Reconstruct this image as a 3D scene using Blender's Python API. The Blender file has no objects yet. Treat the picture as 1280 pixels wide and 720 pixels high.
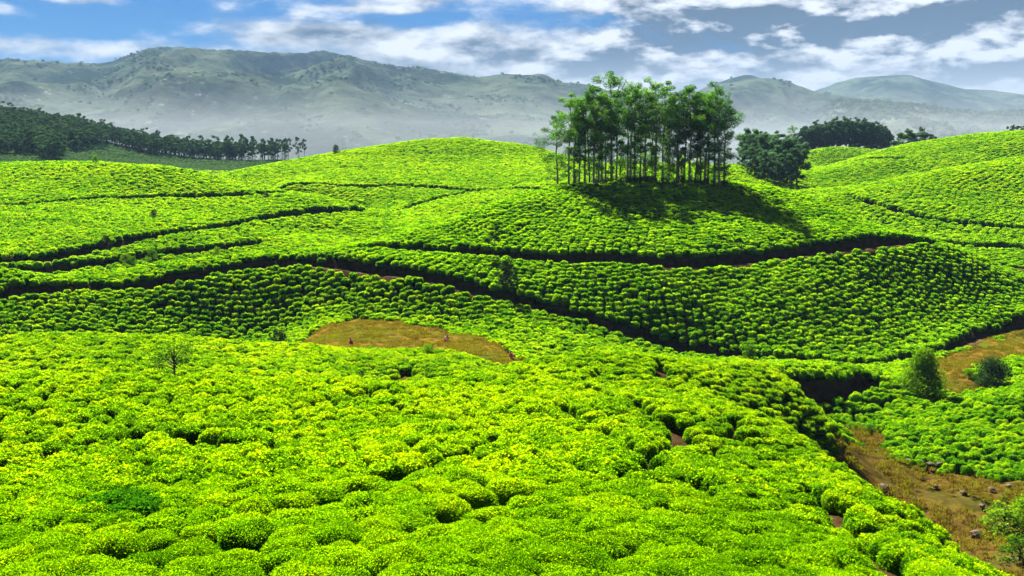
import bpy, bmesh, math, random
import numpy as np
from mathutils import Vector, Matrix

R = math.radians
rng = np.random.default_rng(7)
random.seed(7)
scene = bpy.context.scene
col = scene.collection

# ------------------------------------------------------------------ camera
FPX = 1229.0                       # focal length in pixels of a 1280 px wide frame
HORIZON = 195.0
PITCH = math.atan((360 - HORIZON) / FPX)
cam_d = bpy.data.cameras.new('camera')
cam_d.sensor_width = 36.0
cam_d.lens = 36.0 * FPX / 1280.0
cam_d.clip_start = 0.1
cam_d.clip_end = 40000
cam = bpy.data.objects.new('camera', cam_d)
cam.location = (0, 0, 0)
cam.rotation_euler = (math.pi / 2 - PITCH, 0, 0)
col.objects.link(cam)
scene.camera = cam

# ------------------------------------------------------------------ light
SUN_EL, SUN_AZ = R(43), R(-22)     # azimuth measured from +Y towards +X
scene.view_settings.view_transform = 'Standard'
scene.view_settings.look = 'None'
scene.view_settings.gamma = 1
scene.view_settings.use_curve_mapping = False
scene.view_settings.exposure = 2.85
sun_d = bpy.data.lights.new('sun', 'SUN')
sun_d.energy = 5.0
sun_d.angle = R(0.5)
sun_d.color = (1.0, 0.95, 0.86)
sun = bpy.data.objects.new('sun', sun_d)
sdir = Vector((math.sin(SUN_AZ) * math.cos(SUN_EL), math.cos(SUN_AZ) * math.cos(SUN_EL), math.sin(SUN_EL)))
sun.rotation_euler = sdir.to_track_quat('Z', 'Y').to_euler()
sun.location = (0, 0, 60)
col.objects.link(sun)
scene.cycles.volume_bounces = 0
scene.cycles.max_bounces = 6
scene.cycles.diffuse_bounces = 3
scene.cycles.transmission_bounces = 3
scene.cycles.transparent_max_bounces = 4

# ------------------------------------------------------------------ node helper
class NT:
    def __init__(s, tree):
        s.t = tree
        tree.nodes.clear()
    def n(s, kind, **kw):
        nd = s.t.nodes.new(kind)
        for k, v in kw.items():
            if k.startswith('i_'):
                key = k[2:]
                key = int(key) if key.isdigit() else key.replace('_', ' ')
                sock = nd.inputs[key]
                if hasattr(v, 'is_output'):
                    s.t.links.new(v, sock)
                else:
                    sock.default_value = v
            else:
                setattr(nd, k, v)
        return nd
    def m(s, op, a, b=0.0, c=None, clamp=False):
        nd = s.t.nodes.new('ShaderNodeMath')
        nd.operation = op
        nd.use_clamp = clamp
        for i, v in enumerate((a, b) if c is None else (a, b, c)):
            if hasattr(v, 'is_output'):
                s.t.links.new(v, nd.inputs[i])
            else:
                nd.inputs[i].default_value = v
        return nd.outputs[0]
    def mix(s, f, a, b):
        nd = s.t.nodes.new('ShaderNodeMix')
        nd.data_type = 'RGBA'
        for sock, v in ((nd.inputs[0], f), (nd.inputs[6], a), (nd.inputs[7], b)):
            if hasattr(v, 'is_output'):
                s.t.links.new(v, sock)
            else:
                sock.default_value = v if not isinstance(v, tuple) or len(v) == 4 else (*v, 1)
        return nd.outputs[2]
    def ramp(s, f, lo, hi):
        nd = s.t.nodes.new('ShaderNodeMapRange')
        nd.interpolation_type = 'SMOOTHSTEP'
        nd.inputs[1].default_value = lo
        nd.inputs[2].default_value = hi
        s.t.links.new(f, nd.inputs[0])
        return nd.outputs[0]
    def link(s, a, b):
        s.t.links.new(a, b)

# ------------------------------------------------------------------ sky
world = bpy.data.worlds.new('World')
scene.world = world
world.use_nodes = True
w = NT(world.node_tree)
sky = w.n('ShaderNodeTexSky', sky_type='NISHITA', sun_disc=False, sun_elevation=SUN_EL, sun_rotation=SUN_AZ,
          altitude=1600, air_density=1.0, dust_density=0.4, ozone_density=2.0)
tc = w.n('ShaderNodeTexCoord')
sep = w.n('ShaderNodeSeparateXYZ', i_0=tc.outputs['Generated'])
dx, dy, dz = sep.outputs
rad = w.m('SQRT', w.m('ADD', w.m('MULTIPLY', dx, dx), w.m('MULTIPLY', dy, dy)))
el = w.m('DIVIDE', dz, w.m('MAXIMUM', rad, 0.05))            # tangent of the elevation
az = w.m('ARCTAN2', dx, dy)                                  # 0 ahead, + to the right
comb = w.n('ShaderNodeCombineXYZ', i_0=az, i_1=w.m('MULTIPLY', el, 2.5), i_2=0.37)
big = w.n('ShaderNodeTexNoise', i_Vector=comb.outputs[0], i_Scale=6.5, i_Detail=10.0, i_Roughness=0.58, i_Distortion=0.3)
fine = w.n('ShaderNodeTexNoise', i_Vector=comb.outputs[0], i_Scale=17.0, i_Detail=10.0, i_Roughness=0.60, i_Distortion=0.15)
combu = w.n('ShaderNodeCombineXYZ', i_0=w.m('ADD', az, -0.006), i_1=w.m('MULTIPLY', w.m('ADD', el, 0.0150), 2.5), i_2=0.37)
bigu = w.n('ShaderNodeTexNoise', i_Vector=combu.outputs[0], i_Scale=6.5, i_Detail=4.0, i_Roughness=0.58, i_Distortion=0.3)
fineu = w.n('ShaderNodeTexNoise', i_Vector=combu.outputs[0], i_Scale=17.0, i_Detail=5.0, i_Roughness=0.60, i_Distortion=0.15)
def blob(a0, e0, ra, re):
    a = w.m('DIVIDE', w.m('SUBTRACT', az, a0), ra)
    e = w.m('DIVIDE', w.m('SUBTRACT', el, e0), re)
    q = w.m('ADD', w.m('MULTIPLY', a, a), w.m('MULTIPLY', e, e))
    return w.m('POWER', 2.718, w.m('MULTIPLY', q, -1.0))
def pxaz(x): return math.atan((x - 640) / FPX)
def pyel(y): return (HORIZON - y) / FPX
cover = None
for (x, y, rx, ry, s) in ((105, 20, 62, 7, .55), (0, 34, 42, 8, .50), (520, 5, 115, 9, .62), (490, 20, 75, 5, .55), (755, 12, 75, 11, .66), (850, 22, 60, 8, .4),
                          (1000, 32, 190, 36, .80), (1230, 40, 160, 50, .80), (620, 66, 200, 34, .60), (150, 76, 230, 12, .44), (400, 50, 120, 13, .55)):
    b = w.m('MULTIPLY', blob(pxaz(x), pyel(y), rx / FPX, ry / FPX), s)
    cover = b if cover is None else w.m('ADD', cover, b)
low = w.m('SUBTRACT', 1.0, w.ramp(el, 0.03, 0.135))          # the cloud bank thickens to the horizon
side = w.ramp(az, -0.36, 0.20)
cover = w.m('ADD', cover, w.m('MULTIPLY', low, w.m('MULTIPLY_ADD', side, 1.05, 0.36)))
high = w.ramp(el, 0.20, 0.60)
cover = w.m('ADD', cover, w.m('MULTIPLY', high, 0.18))
lump = w.m('ADD', w.m('MULTIPLY', w.m('SUBTRACT', big.outputs[0], 0.5), 1.25), w.m('MULTIPLY', w.m('SUBTRACT', fine.outputs[0], 0.5), 1.1))
dens = w.m('ADD', cover, lump)
cl = w.ramp(dens, 0.10, 0.62)
thick = w.ramp(dens, 0.45, 1.05)
# grey bellies under the thick banks
belly = w.m('MULTIPLY', blob(pxaz(1070), pyel(42), 260 / FPX, 24 / FPX), .5)
belly = w.m('ADD', belly, w.m('MULTIPLY', blob(pxaz(850), pyel(44), 140 / FPX, 24 / FPX), .5))
belly = w.m('ADD', belly, w.m('MULTIPLY', blob(pxaz(500), pyel(31), 100 / FPX, 6 / FPX), 0.8))
belly = w.m('ADD', belly, w.m('MULTIPLY', blob(pxaz(1020), pyel(84), 380 / FPX, 24 / FPX), 0.42))
lumpu = w.m('ADD', w.m('MULTIPLY', w.m('SUBTRACT', bigu.outputs[0], 0.5), 1.25), w.m('MULTIPLY', w.m('SUBTRACT', fineu.outputs[0], 0.5), 1.1))
selfs = w.m('ADD', w.m('MULTIPLY', w.m('SUBTRACT', lumpu, lump), 2.2), w.m('MULTIPLY_ADD', lumpu, 0.7, 0.42), clamp=True)
shade = w.m('MULTIPLY', w.m('ADD', belly, w.m('MULTIPLY_ADD', thick, 0.30, 0.32)), w.m('MULTIPLY', selfs, 1.9), clamp=True)
shade = w.m('MULTIPLY', shade, w.m('MULTIPLY_ADD', w.ramp(el, 0.03, 0.11), .75, .25))   # the low bank is lit through by the sun
cloudc = w.mix(shade, (0.155, 0.158, 0.163, 1), (0.011, 0.018, 0.029, 1))
skyc = w.n('ShaderNodeMix', data_type='RGBA', blend_type='MULTIPLY')
skyc.inputs[0].default_value = 1.0
w.link(sky.outputs[0], skyc.inputs[6])
skyc.inputs[7].default_value = (0.0003, 0.0050, 0.0100, 1)
final = w.mix(cl, skyc.outputs[2], cloudc)
bg = w.n('ShaderNodeBackground', i_Color=final, i_Strength=1.0)
wo = w.n('ShaderNodeOutputWorld')
w.link(bg.outputs[0], wo.inputs[0])

# ------------------------------------------------------------------ generic helpers
def ray(px, py):
    u, v = (px - 640) / FPX, (360 - py) / FPX
    y = math.cos(PITCH) + v * math.sin(PITCH)
    z = -math.sin(PITCH) + v * math.cos(PITCH)
    return u / y, z / y
def far_of(Y):
    return Y * (1 + .25 * min(1., max(0., (60 - Y) / 35.)))        # the near spur lies a little farther off than first paced
def at(px, py, Y):
    Y = far_of(Y)
    tx, tz = ray(px, py)
    return tx * Y, Y, tz * Y

_perm = np.random.default_rng(3).permutation(256)
_perm = np.concatenate([_perm, _perm, _perm])
_g = np.stack([np.cos(np.arange(256) * 2.399), np.sin(np.arange(256) * 2.399)], 1)
def perlin(x, y):
    x = np.asarray(x, float); y = np.asarray(y, float)
    xi = np.floor(x).astype(int); yi = np.floor(y).astype(int)
    xf = x - xi; yf = y - yi
    u = xf * xf * xf * (xf * (xf * 6 - 15) + 10); v = yf * yf * yf * (yf * (yf * 6 - 15) + 10)
    def g(ix, iy, fx, fy):
        gr = _g[_perm[_perm[ix & 255] + (iy & 255)]]
        return gr[..., 0] * fx + gr[..., 1] * fy
    a = g(xi, yi, xf, yf); b = g(xi + 1, yi, xf - 1, yf)
    c = g(xi, yi + 1, xf, yf - 1); d = g(xi + 1, yi + 1, xf - 1, yf - 1)
    return (a + u * (b - a)) + v * ((c + u * (d - c)) - (a + u * (b - a)))
def fbm(x, y, o=5, gain=.5, ridged=False):
    t = 0; a = 1.0
    for i in range(o):
        p = perlin(x * 2 ** i + 17.3 * i, y * 2 ** i - 9.1 * i)
        t = t + a * ((1 - 2 * np.abs(p)) if ridged else p)
        a *= gain
    return t

def mesh_of(name, V, F, mats, tint=None, smooth=False, attr=None):
    """V (n,3); F list of integer arrays of shape (k,3) or (k,4)."""
    V = np.asarray(V, np.float32)
    if isinstance(F, np.ndarray): F = [F]
    me = bpy.data.meshes.new(name)
    me.vertices.add(len(V)); me.vertices.foreach_set('co', V.ravel())
    loops = np.concatenate([f.ravel() for f in F]).astype(np.int32)
    sizes = np.concatenate([np.full(len(f), f.shape[1], np.int32) for f in F])
    starts = np.concatenate([[0], np.cumsum(sizes)[:-1]]).astype(np.int32)
    me.loops.add(len(loops)); me.loops.foreach_set('vertex_index', loops)
    me.polygons.add(len(sizes)); me.polygons.foreach_set('loop_start', starts)
    if smooth:
        me.polygons.foreach_set('use_smooth', np.ones(len(sizes), bool))
    if tint is not None:
        a = me.attributes.new('tint', 'FLOAT', 'POINT'); a.data.foreach_set('value', np.asarray(tint, np.float32))
    for k, v in (attr or {}).items():
        a = me.attributes.new(k, 'FLOAT', 'POINT'); a.data.foreach_set('value', np.asarray(v, np.float32))
    me.update(calc_edges=True)
    for m in (mats if isinstance(mats, list) else [mats]): me.materials.append(m)
    return me
def tag(o, label=None, cat=None, group=None, kind=None):
    for k, v in (('label', label), ('category', cat), ('group', group), ('kind', kind)):
        if v: o[k] = v
    return o
def obj(name, me, parent=None, loc=(0, 0, 0)):
    o = bpy.data.objects.new(name, me)
    col.objects.link(o); o.location = loc
    if parent: o.parent = parent
    return o
def empty(name, loc, rz=0, s=1.0):
    o = bpy.data.objects.new(name, None)
    o.empty_display_size = .3
    o.location = loc; o.rotation_euler = (0, 0, rz); o.scale = (s, s, s)
    col.objects.link(o)
    return o
def copy_tree(o, parent=None):
    c = o.copy(); col.objects.link(c)
    if parent: c.parent = parent
    for ch in list(o.children): copy_tree(ch, c)
    return c

# ------------------------------------------------------------------ materials
def new_mat(name):
    m = bpy.data.materials.new(name); m.use_nodes = True
    return m, NT(m.node_tree)

def leaf_mat(name, dark, mid, young, trans, tmix=.42, patch=.02, patch_amt=.35):
    """leaf colour runs dark > mid > young along the stored tint of each leaf, shifted a little by plant and by patch of ground"""
    m, t = new_mat(name)
    at_ = t.n('ShaderNodeAttribute', attribute_name='tint')
    oi = t.n('ShaderNodeObjectInfo')
    geo = t.n('ShaderNodeNewGeometry')
    nz = t.n('ShaderNodeTexNoise', i_Vector=geo.outputs['Position'], i_Scale=patch, i_Detail=3.0)
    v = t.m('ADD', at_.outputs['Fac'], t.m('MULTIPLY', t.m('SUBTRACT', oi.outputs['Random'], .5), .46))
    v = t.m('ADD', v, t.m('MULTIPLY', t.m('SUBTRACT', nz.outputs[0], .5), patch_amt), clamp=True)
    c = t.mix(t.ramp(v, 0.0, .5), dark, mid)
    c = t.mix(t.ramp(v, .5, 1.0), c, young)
    tcn = t.n('ShaderNodeMix', data_type='RGBA', blend_type='MULTIPLY'); tcn.inputs[0].default_value = 1
    t.link(c, tcn.inputs[6]); tcn.inputs[7].default_value = (*trans, 1)
    p = t.n('ShaderNodeBsdfDiffuse', i_Color=c)
    tr = t.n('ShaderNodeBsdfTranslucent', i_Color=tcn.outputs[2])
    mx = t.n('ShaderNodeMixShader', i_0=tmix, i_1=p.outputs[0], i_2=tr.outputs[0])
    o = t.n('ShaderNodeOutputMaterial'); t.link(mx.outputs[0], o.inputs[0])
    return m
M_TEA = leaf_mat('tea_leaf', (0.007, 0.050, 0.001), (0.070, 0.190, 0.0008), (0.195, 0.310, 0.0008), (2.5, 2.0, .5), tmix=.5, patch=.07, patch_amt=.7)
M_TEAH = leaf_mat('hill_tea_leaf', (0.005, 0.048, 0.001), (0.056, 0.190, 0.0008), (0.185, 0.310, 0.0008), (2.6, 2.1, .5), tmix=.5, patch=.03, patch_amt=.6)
M_EUC = leaf_mat('eucalyptus_leaf', (0.012, 0.038, 0.009), (0.032, 0.100, 0.015), (0.13, 0.23, 0.018), (1.9, 2.0, .7), tmix=.42, patch=.3)
M_FOREST = leaf_mat('forest_leaf', (0.018, 0.042, 0.020), (0.036, 0.080, 0.034), (0.075, 0.135, 0.048), (1.1, 1.2, .8), tmix=.25, patch=.05, patch_amt=.9)
M_COPSE = leaf_mat('copse_leaf', (0.022, 0.050, 0.026), (0.048, 0.105, 0.050), (0.10, 0.185, 0.075), (1.2, 1.3, .8), tmix=.35, patch=.12, patch_amt=.8)
M_SHRUB = leaf_mat('shrub_leaf', (0.012, 0.05, 0.004), (0.050, 0.130, 0.003), (0.14, 0.25, 0.004), (1.8, 1.7, .6), tmix=.38, patch=.4)
M_DARKSHRUB = leaf_mat('dark_shrub_leaf', (0.012, 0.026, 0.008), (0.022, 0.052, 0.012), (0.045, 0.085, 0.018), (1.1, 1.2, .8), tmix=.2, patch=.4)
M_TEA_SUNLIT = leaf_mat('sunlit_hill_tea_leaf', (0.006, 0.048, 0.001), (0.068, 0.205, 0.0008), (0.200, 0.340, 0.0008), (2.4, 2.1, .5), tmix=.5, patch=.03, patch_amt=.5)  # sunlight on the grove hill put into a brighter, yellower leaf colour
M_GRASS = leaf_mat('dry_grass_blade', (0.055, 0.036, 0.004), (0.140, 0.100, 0.007), (0.15, 0.19, 0.006), (1.1, 1.1, .9), tmix=.35, patch=.15, patch_amt=.9)

def bark_mat(name, a, b):
    m, t = new_mat(name)
    geo = t.n('ShaderNodeTexCoord')
    mp = t.n('ShaderNodeMapping', i_Vector=geo.outputs['Object']); mp.inputs['Scale'].default_value = (3, 3, .7)
    nz = t.n('ShaderNodeTexNoise', i_Vector=mp.outputs[0], i_Scale=1.6, i_Detail=6.0)
    c = t.mix(t.ramp(nz.outputs[0], .35, .65), a, b)
    p = t.n('ShaderNodeBsdfPrincipled', i_Base_Color=c, i_Roughness=.85, i_Specular_IOR_Level=.2)
    bp = t.n('ShaderNodeBump', i_Height=nz.outputs[0], i_Strength=.5, i_Distance=.04)
    t.link(bp.outputs[0], p.inputs['Normal'])
    o = t.n('ShaderNodeOutputMaterial'); t.link(p.outputs[0], o.inputs[0])
    return m
M_BARK = bark_mat('eucalyptus_bark', (0.065, 0.052, 0.036), (0.20, 0.165, 0.12))
M_BARKD = bark_mat('dark_bark', (0.035, 0.026, 0.018), (0.09, 0.07, 0.05))

def simple_mat(name, a, b, scale, rough=.9, bump=.3, dist=.1, detail=8.0):
    m, t = new_mat(name)
    geo = t.n('ShaderNodeNewGeometry')
    nz = t.n('ShaderNodeTexNoise', i_Vector=geo.outputs['Position'], i_Scale=scale, i_Detail=detail, i_Roughness=.6)
    c = t.mix(t.ramp(nz.outputs[0], .35, .65), a, b)
    p = t.n('ShaderNodeBsdfDiffuse', i_Color=c, i_Roughness=.3)
    bp = t.n('ShaderNodeBump', i_Height=nz.outputs[0], i_Strength=bump, i_Distance=dist)
    t.link(bp.outputs[0], p.inputs['Normal'])
    o = t.n('ShaderNodeOutputMaterial'); t.link(p.outputs[0], o.inputs[0])
    return m
M_PATH = simple_mat('trodden_earth', (0.042, 0.028, 0.014), (0.10, 0.068, 0.036), 1.2)
M_ROCK = simple_mat('grey_rock', (0.05, 0.038, 0.026), (0.12, 0.095, 0.07), 3.0, bump=.6)

# ground: soil under the tea, dry meadow on the valley floors, rough green far off
M_GROUND, t = new_mat('ground_soil')
geo = t.n('ShaderNodeNewGeometry')
zn = t.n('ShaderNodeAttribute', attribute_name='meadow')
fr = t.n('ShaderNodeAttribute', attribute_name='far')
n1 = t.n('ShaderNodeTexNoise', i_Vector=geo.outputs['Position'], i_Scale=.9, i_Detail=9.0, i_Roughness=.65)
n2 = t.n('ShaderNodeTexNoise', i_Vector=geo.outputs['Position'], i_Scale=.11, i_Detail=6.0, i_Roughness=.6)
n3 = t.n('ShaderNodeTexNoise', i_Vector=geo.outputs['Position'], i_Scale=.035, i_Detail=8.0, i_Roughness=.65)
soil = t.mix(t.ramp(n1.outputs[0], .35, .68), (0.022, 0.013, 0.005, 1), (0.050, 0.029, 0.012, 1))
mead = t.mix(t.ramp(n1.outputs[0], .40, .62), (0.050, 0.030, 0.005, 1), (0.135, 0.092, 0.009, 1))
mead = t.mix(t.ramp(n2.outputs[0], .46, .68), mead, (0.045, 0.065, 0.005, 1))
mead = t.mix(t.m('MULTIPLY', t.ramp(n1.outputs[0], .60, .70), .7), mead, (0.11, 0.070, 0.030, 1))
farc = t.mix(t.ramp(n3.outputs[0], .38, .64), (0.007, 0.018, 0.006, 1), (0.018, 0.038, 0.010, 1))  # rough green, its dark tones standing in for cloud shadow on the far land
c = t.mix(zn.outputs['Fac'], soil, mead)
c = t.mix(fr.outputs['Fac'], c, farc)
p = t.n('ShaderNodeBsdfDiffuse', i_Color=c, i_Roughness=.3)
bp = t.n('ShaderNodeBump', i_Height=n1.outputs[0], i_Strength=.7, i_Distance=.25)
t.link(bp.outputs[0], p.inputs['Normal'])
o_ = t.n('ShaderNodeOutputMaterial'); t.link(p.outputs[0], o_.inputs[0])

# ------------------------------------------------------------------ the lie of the land
# heights of the tea canopy at surveyed places: (column, row, distance ahead) of points seen in the photograph,
# or (column, None, distance, height) for the hollows behind the crests
CP = [
 # near spur, under and ahead of the camera
 (0,720,14),(320,720,13.5),(640,720,13.5),(900,720,14.5),(1100,720,17.5),(1200,718,20),
 (0,600,23),(320,600,22),(640,600,22.5),(900,600,26),(0,525,37),(250,525,36),(400,520,37),(560,520,38),(700,520,40),(850,525,46),(800,560,33),
 (950,560,46),(1000,600,37),(1050,660,27),(1100,690,22),(1150,650,36),
 (0,472,57),(125,474,57),(250,477,58),(400,478,59),(500,477,60),(560,470,62),(640,456,68),(720,447,74),(790,447,78),(850,450,82),(960,456,90),
 (760,480,60),(880,480,70),(920,510,66),(1000,500,81),(1040,530,86),(1072,553,88),(960,520,72),(1000,560,66),
 (1032,577,61),(1070,600,51),(1110,625,43),(1180,668,34),(1250,714,27),(1290,745,24),
 (1032,None,70,-24.8),(1110,None,56,-23),(1110,None,68,-26.5),(1180,None,48,-23),(1180,None,60,-26.5),(1250,None,40,-22),(1250,None,52,-26.5),(1330,None,35,-23),
 # hollow behind the near crest
 (0,None,64,-15.6),(125,None,64,-15.8),(250,None,65,-16.0),(400,None,67,-16.7),(500,None,68,-17.4),(560,None,72,-19),(640,None,80,-20.5),(720,None,90,-22.5),(850,None,98,-25.5),(790,None,98,-24.5),
 # second low ridge on the left
 (0,470,71),(125,470,72),(250,471,73),(400,474,75),(0,445,80),(250,447,82),(400,455,84),(500,462,85),(580,466,84),(0,420,92),(100,417,94),(200,420,95),(350,430,98),(450,436,100),(560,439,101),(605,456,96),
 (0,None,100,-20),(100,None,102,-20.4),(200,None,103,-20.9),(350,None,106,-21.6),
 # meadow hollow
 (450,425,115),(500,425,115.5),(560,425,116),(500,403,130),(420,404,129.5),(600,428,114),(620,452,105),(650,447,108),(400,428,113),(500,None,108,-21.8),
 # long face below the lower path
 (0,416,121),(0,390,125),(100,416,126),(100,385,131.5),(200,418,130.5),(200,380,137.5),(300,422,133.5),(300,375,141.5),(350,400,138),(500,396,133.5),(500,365,138.5),(430,394,134.5),(430,360,141.5),
 (600,400,131),(620,385,134),(640,430,118),(660,440,115),(700,420,124),(760,430,126),
 (0,366,130),(100,355,138),(240,338,145),(330,323,150),(420,325,147),(520,337,142),(620,362,138),(700,383,136),(780,408,134),(850,428,132),(920,437,130),
 (850,445,124),(950,444,126),
 (0,336,136),(100,339,146),(170,333,151),(250,322,155),(330,312,158),(400,308,158),
 (0,None,150,-20.5),(100,None,157,-20.5),(170,None,162,-20),(250,None,166,-19),(330,None,170,-18),(400,None,172,-17.5),
 # grove hill
 (440,306,154),(520,309,153),(600,310,151),(700,316,149),(760,317,148.5),(850,326,147),(920,322,149),(1000,312,153),(1080,302,158),(1160,297,166),
 (700,350,142),(800,360,140),(850,380,138),(920,360,142),(920,400,135),(1000,380,139),(1000,443,128),(1080,380,142),(1080,447,128),(1100,340,152),(1160,350,153),(1160,400,143),(1180,430,134),(1230,370,153),(1230,405,143),
 (1280,390,149),(1180,303,166),(1230,321,166),(1270,345,164),(1290,362,162),(1340,None,160,-23),
 (620,285,160),(700,275,163),(760,285,158),(850,285,158),(950,280,162),(1000,280,164),(1080,285,166),
 (700,245,174),(850,250,172),(760,235,179),(960,255,175),
 (470,300,157),(520,285,163),(600,258,173),(650,244,180),(700,231,184),(712,229,184),(800,223,192),(850,223,192),(905,226,187),(960,232,190),(1000,240,188),(1060,262,182),(1130,290,172),
 (800,None,205,-5.5),(700,None,202,-8.5),(905,None,206,-7.5),(800,None,232,-16),(700,None,225,-16.5),(600,None,200,-15),(520,None,185,-16),(470,None,175,-17),(960,None,212,-12),(1000,None,212,-15),(1060,None,205,-17),(1130,None,192,-18.5),(1230,None,180,-20.5),(1290,None,176,-22),(905,None,240,-14),(850,None,250,-15),
 # valley on the right
 (1130,600,79),(1200,620,75),(1250,650,71),(1280,700,63),(1340,None,70,-26.5),(1050,530,94),(1100,545,90),(1200,587,81),(1280,597,79),(1340,None,80,-26),
 (1200,555,86),(1200,530,92),(1280,535,91),(1200,505,99),(1280,480,104),(1150,520,96),(1340,None,104,-24),(1280,None,112,-26),
 (970,465,99),(1000,466,101.5),(1040,467,103.5),(1080,466,107),(1000,451,108),(1050,453,111),(1090,462,113),(1000,503,98),(1040,497,100.5),(1090,483,104.5),(1130,474,108),(1170,490,108),
 (1130,455,122),(1200,440,128),(1280,408,146),(1200,460,118),(1250,450,123),(1280,430,133),
 # hill on the far left
 (0,328,163),(100,328,168),(200,322,175),(300,312,180),(0,322,166),(60,320,170),(130,305,179),(200,290,190),(300,275,203),(430,262,214),(380,300,186),(430,292,196),
 (0,285,190),(100,275,200),(0,255,214),(100,248,221),(200,245,226),(300,243,227),(380,241,228),
 (0,225,236),(100,222,240),(0,203,256),(100,202,258),(200,209,254),(250,217,248),(300,229,240),(340,236,234),(400,245,226),(480,291,196),(450,275,206),
 (0,None,300,-10),(100,None,300,-11),(200,None,300,-12),(300,None,270,-14),(380,None,250,-15),
 # round hill in the middle
 (500,262,236),(450,262,232),(560,268,226),(620,250,240),(500,231,278),(420,231,275),(360,229,270),(600,237,268),(680,236,262),(560,215,300),(450,215,300),(620,215,296),
 (295,219,318),(350,203,332),(420,190,345),(500,178,355),(580,173,360),(650,181,352),(700,196,338),(740,206,330),(790,204,334),(840,207,330),(890,210,322),(500,195,330),(600,190,335),
 (350,None,380,-8),(420,None,390,-6),(500,None,400,-4),(580,None,405,-4),(650,None,400,-6),(740,None,400,-12),(820,None,400,-12),(880,None,390,-13),
 # hills on the right
 (1230,331,188),(1280,331,188),(1230,306,200),(1280,307,200),(1180,301,204),(1280,285,212),(1200,277,216),(1130,265,226),(1085,253,236),(1050,243,246),(1230,250,234),(1280,250,232),
 (1280,196,272),(1220,204,268),(1150,216,264),(1100,228,258),(1060,240,252),
 (1280,None,300,-5),(1150,None,295,-9),(1060,None,290,-12),
 (1280,164,352),(1230,167,356),(1180,173,362),(1130,181,366),(1060,200,372),(1020,215,360),(1150,190,340),(1280,180,325),(1100,205,330),(1040,225,320),
 (1280,None,420,-2),(1130,None,430,-5),(1060,None,400,-8),
 (990,231,282),(940,216,292),(920,206,310),(960,207,320),(1000,236,290),(1015,238,300),(920,None,360,-10),(985,200,400),
 (1010,190,455),(1040,186,480),(1090,187,480),(1020,205,430),(1040,215,400),(1120,190,470),(1050,None,540,-12),(950,None,450,-8),
 # wooded ridge on the left
 (0,206,420),(150,210,420),(250,216,420),(300,216,425),(0,180,520),(100,190,520),(200,203,520),(0,153,650),(100,168,640),(200,190,620),(300,200,600),(390,202,590),(430,None,580,-8),
 (0,None,820,-8),(200,None,800,-14),(390,None,760,-18),(600,None,600,-18),(800,None,600,-20),(1000,None,650,-18),(1280,None,600,-15),
 (0,None,1000,-25),(400,None,1000,-28),(800,None,1000,-28),(1280,None,1000,-28),
]
P_, Z_ = [], []
for c_ in CP:
    c_ = (c_[0], c_[1], far_of(c_[2])) + tuple(c_[3:])
    if c_[1] is None:
        tx, _ = ray(c_[0], 260); P_.append((tx, math.log(c_[2]))); Z_.append(c_[3] / c_[2])
    else:
        tx, tz = ray(c_[0], c_[1]); P_.append((tx, math.log(c_[2]))); Z_.append(tz)
# beyond both sides of the frame the land goes on as it leaves it
for i in range(len(P_)):
    if CP[i][0] in (0,) : P_.append((P_[i][0] - .30, P_[i][1])); Z_.append(Z_[i])
    if CP[i][0] == 1280: P_.append((P_[i][0] + .30, P_[i][1])); Z_.append(Z_[i])
for s_ in (-.8, -.3, 0, .3, .8):
    P_.append((s_, math.log(9.))); Z_.append((-5.6 - (1.2 if s_ > .5 else 0)) / 9.)
P_ = np.array(P_); Z_ = np.array(Z_)
def _U(r2): return .5 * r2 * np.log(r2 + 1e-12)
_n = len(P_)
_K = _U(((P_[:, None] - P_[None]) ** 2).sum(-1)) + np.eye(_n) * 2e-5
_A = np.zeros((_n + 3, _n + 3)); _A[:_n, :_n] = _K
_A[:_n, _n] = 1; _A[:_n, _n + 1:] = P_; _A[_n:, :_n] = _A[:_n, _n:].T
_W = np.linalg.solve(_A, np.concatenate([Z_, np.zeros(3)]))
def canopy(X, Y):
    X = np.asarray(X, float); Y = np.asarray(Y, float)
    sh = X.shape; X = X.ravel(); Y = Y.ravel()
    Yc = np.maximum(Y, 8.0)
    Yt = np.minimum(Yc, 1000.)
    tx = np.clip(X / np.maximum(Yc, 1), -.9, .9); ly = np.log(Yt)
    out = np.empty(len(X))
    for i in range(0, len(X), 40000):
        q = np.stack([tx[i:i + 40000], ly[i:i + 40000]], 1)
        r2 = ((q ** 2).sum(1)[:, None] + (P_ ** 2).sum(1)[None] - 2 * q @ P_.T)
        out[i:i + 40000] = _U(np.maximum(r2, 0)) @ _W[:_n] + _W[_n] + q @ _W[_n + 1:]
    z = out * Yt
    far = np.clip((Y - 780) / 220., 0, 1)
    z = z * (1 - far) + (-30) * far
    near = np.clip((8 - Y) / 8., 0, 1.5)
    z = z + near * 2.2                                        # the camera stands on the bank of a road
    z = z + (.36 * perlin(X * .09, Y * .12) + .10 * perlin(X * .27 + 7, Y * .33)) * np.clip(Y / 30, 0, 1) + .5 * perlin(X * .03 + 5, Y * .03) * np.clip((Y - 90) / 60, 0, 1)
    return z.reshape(sh)
BUSH_H = 0.85

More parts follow.
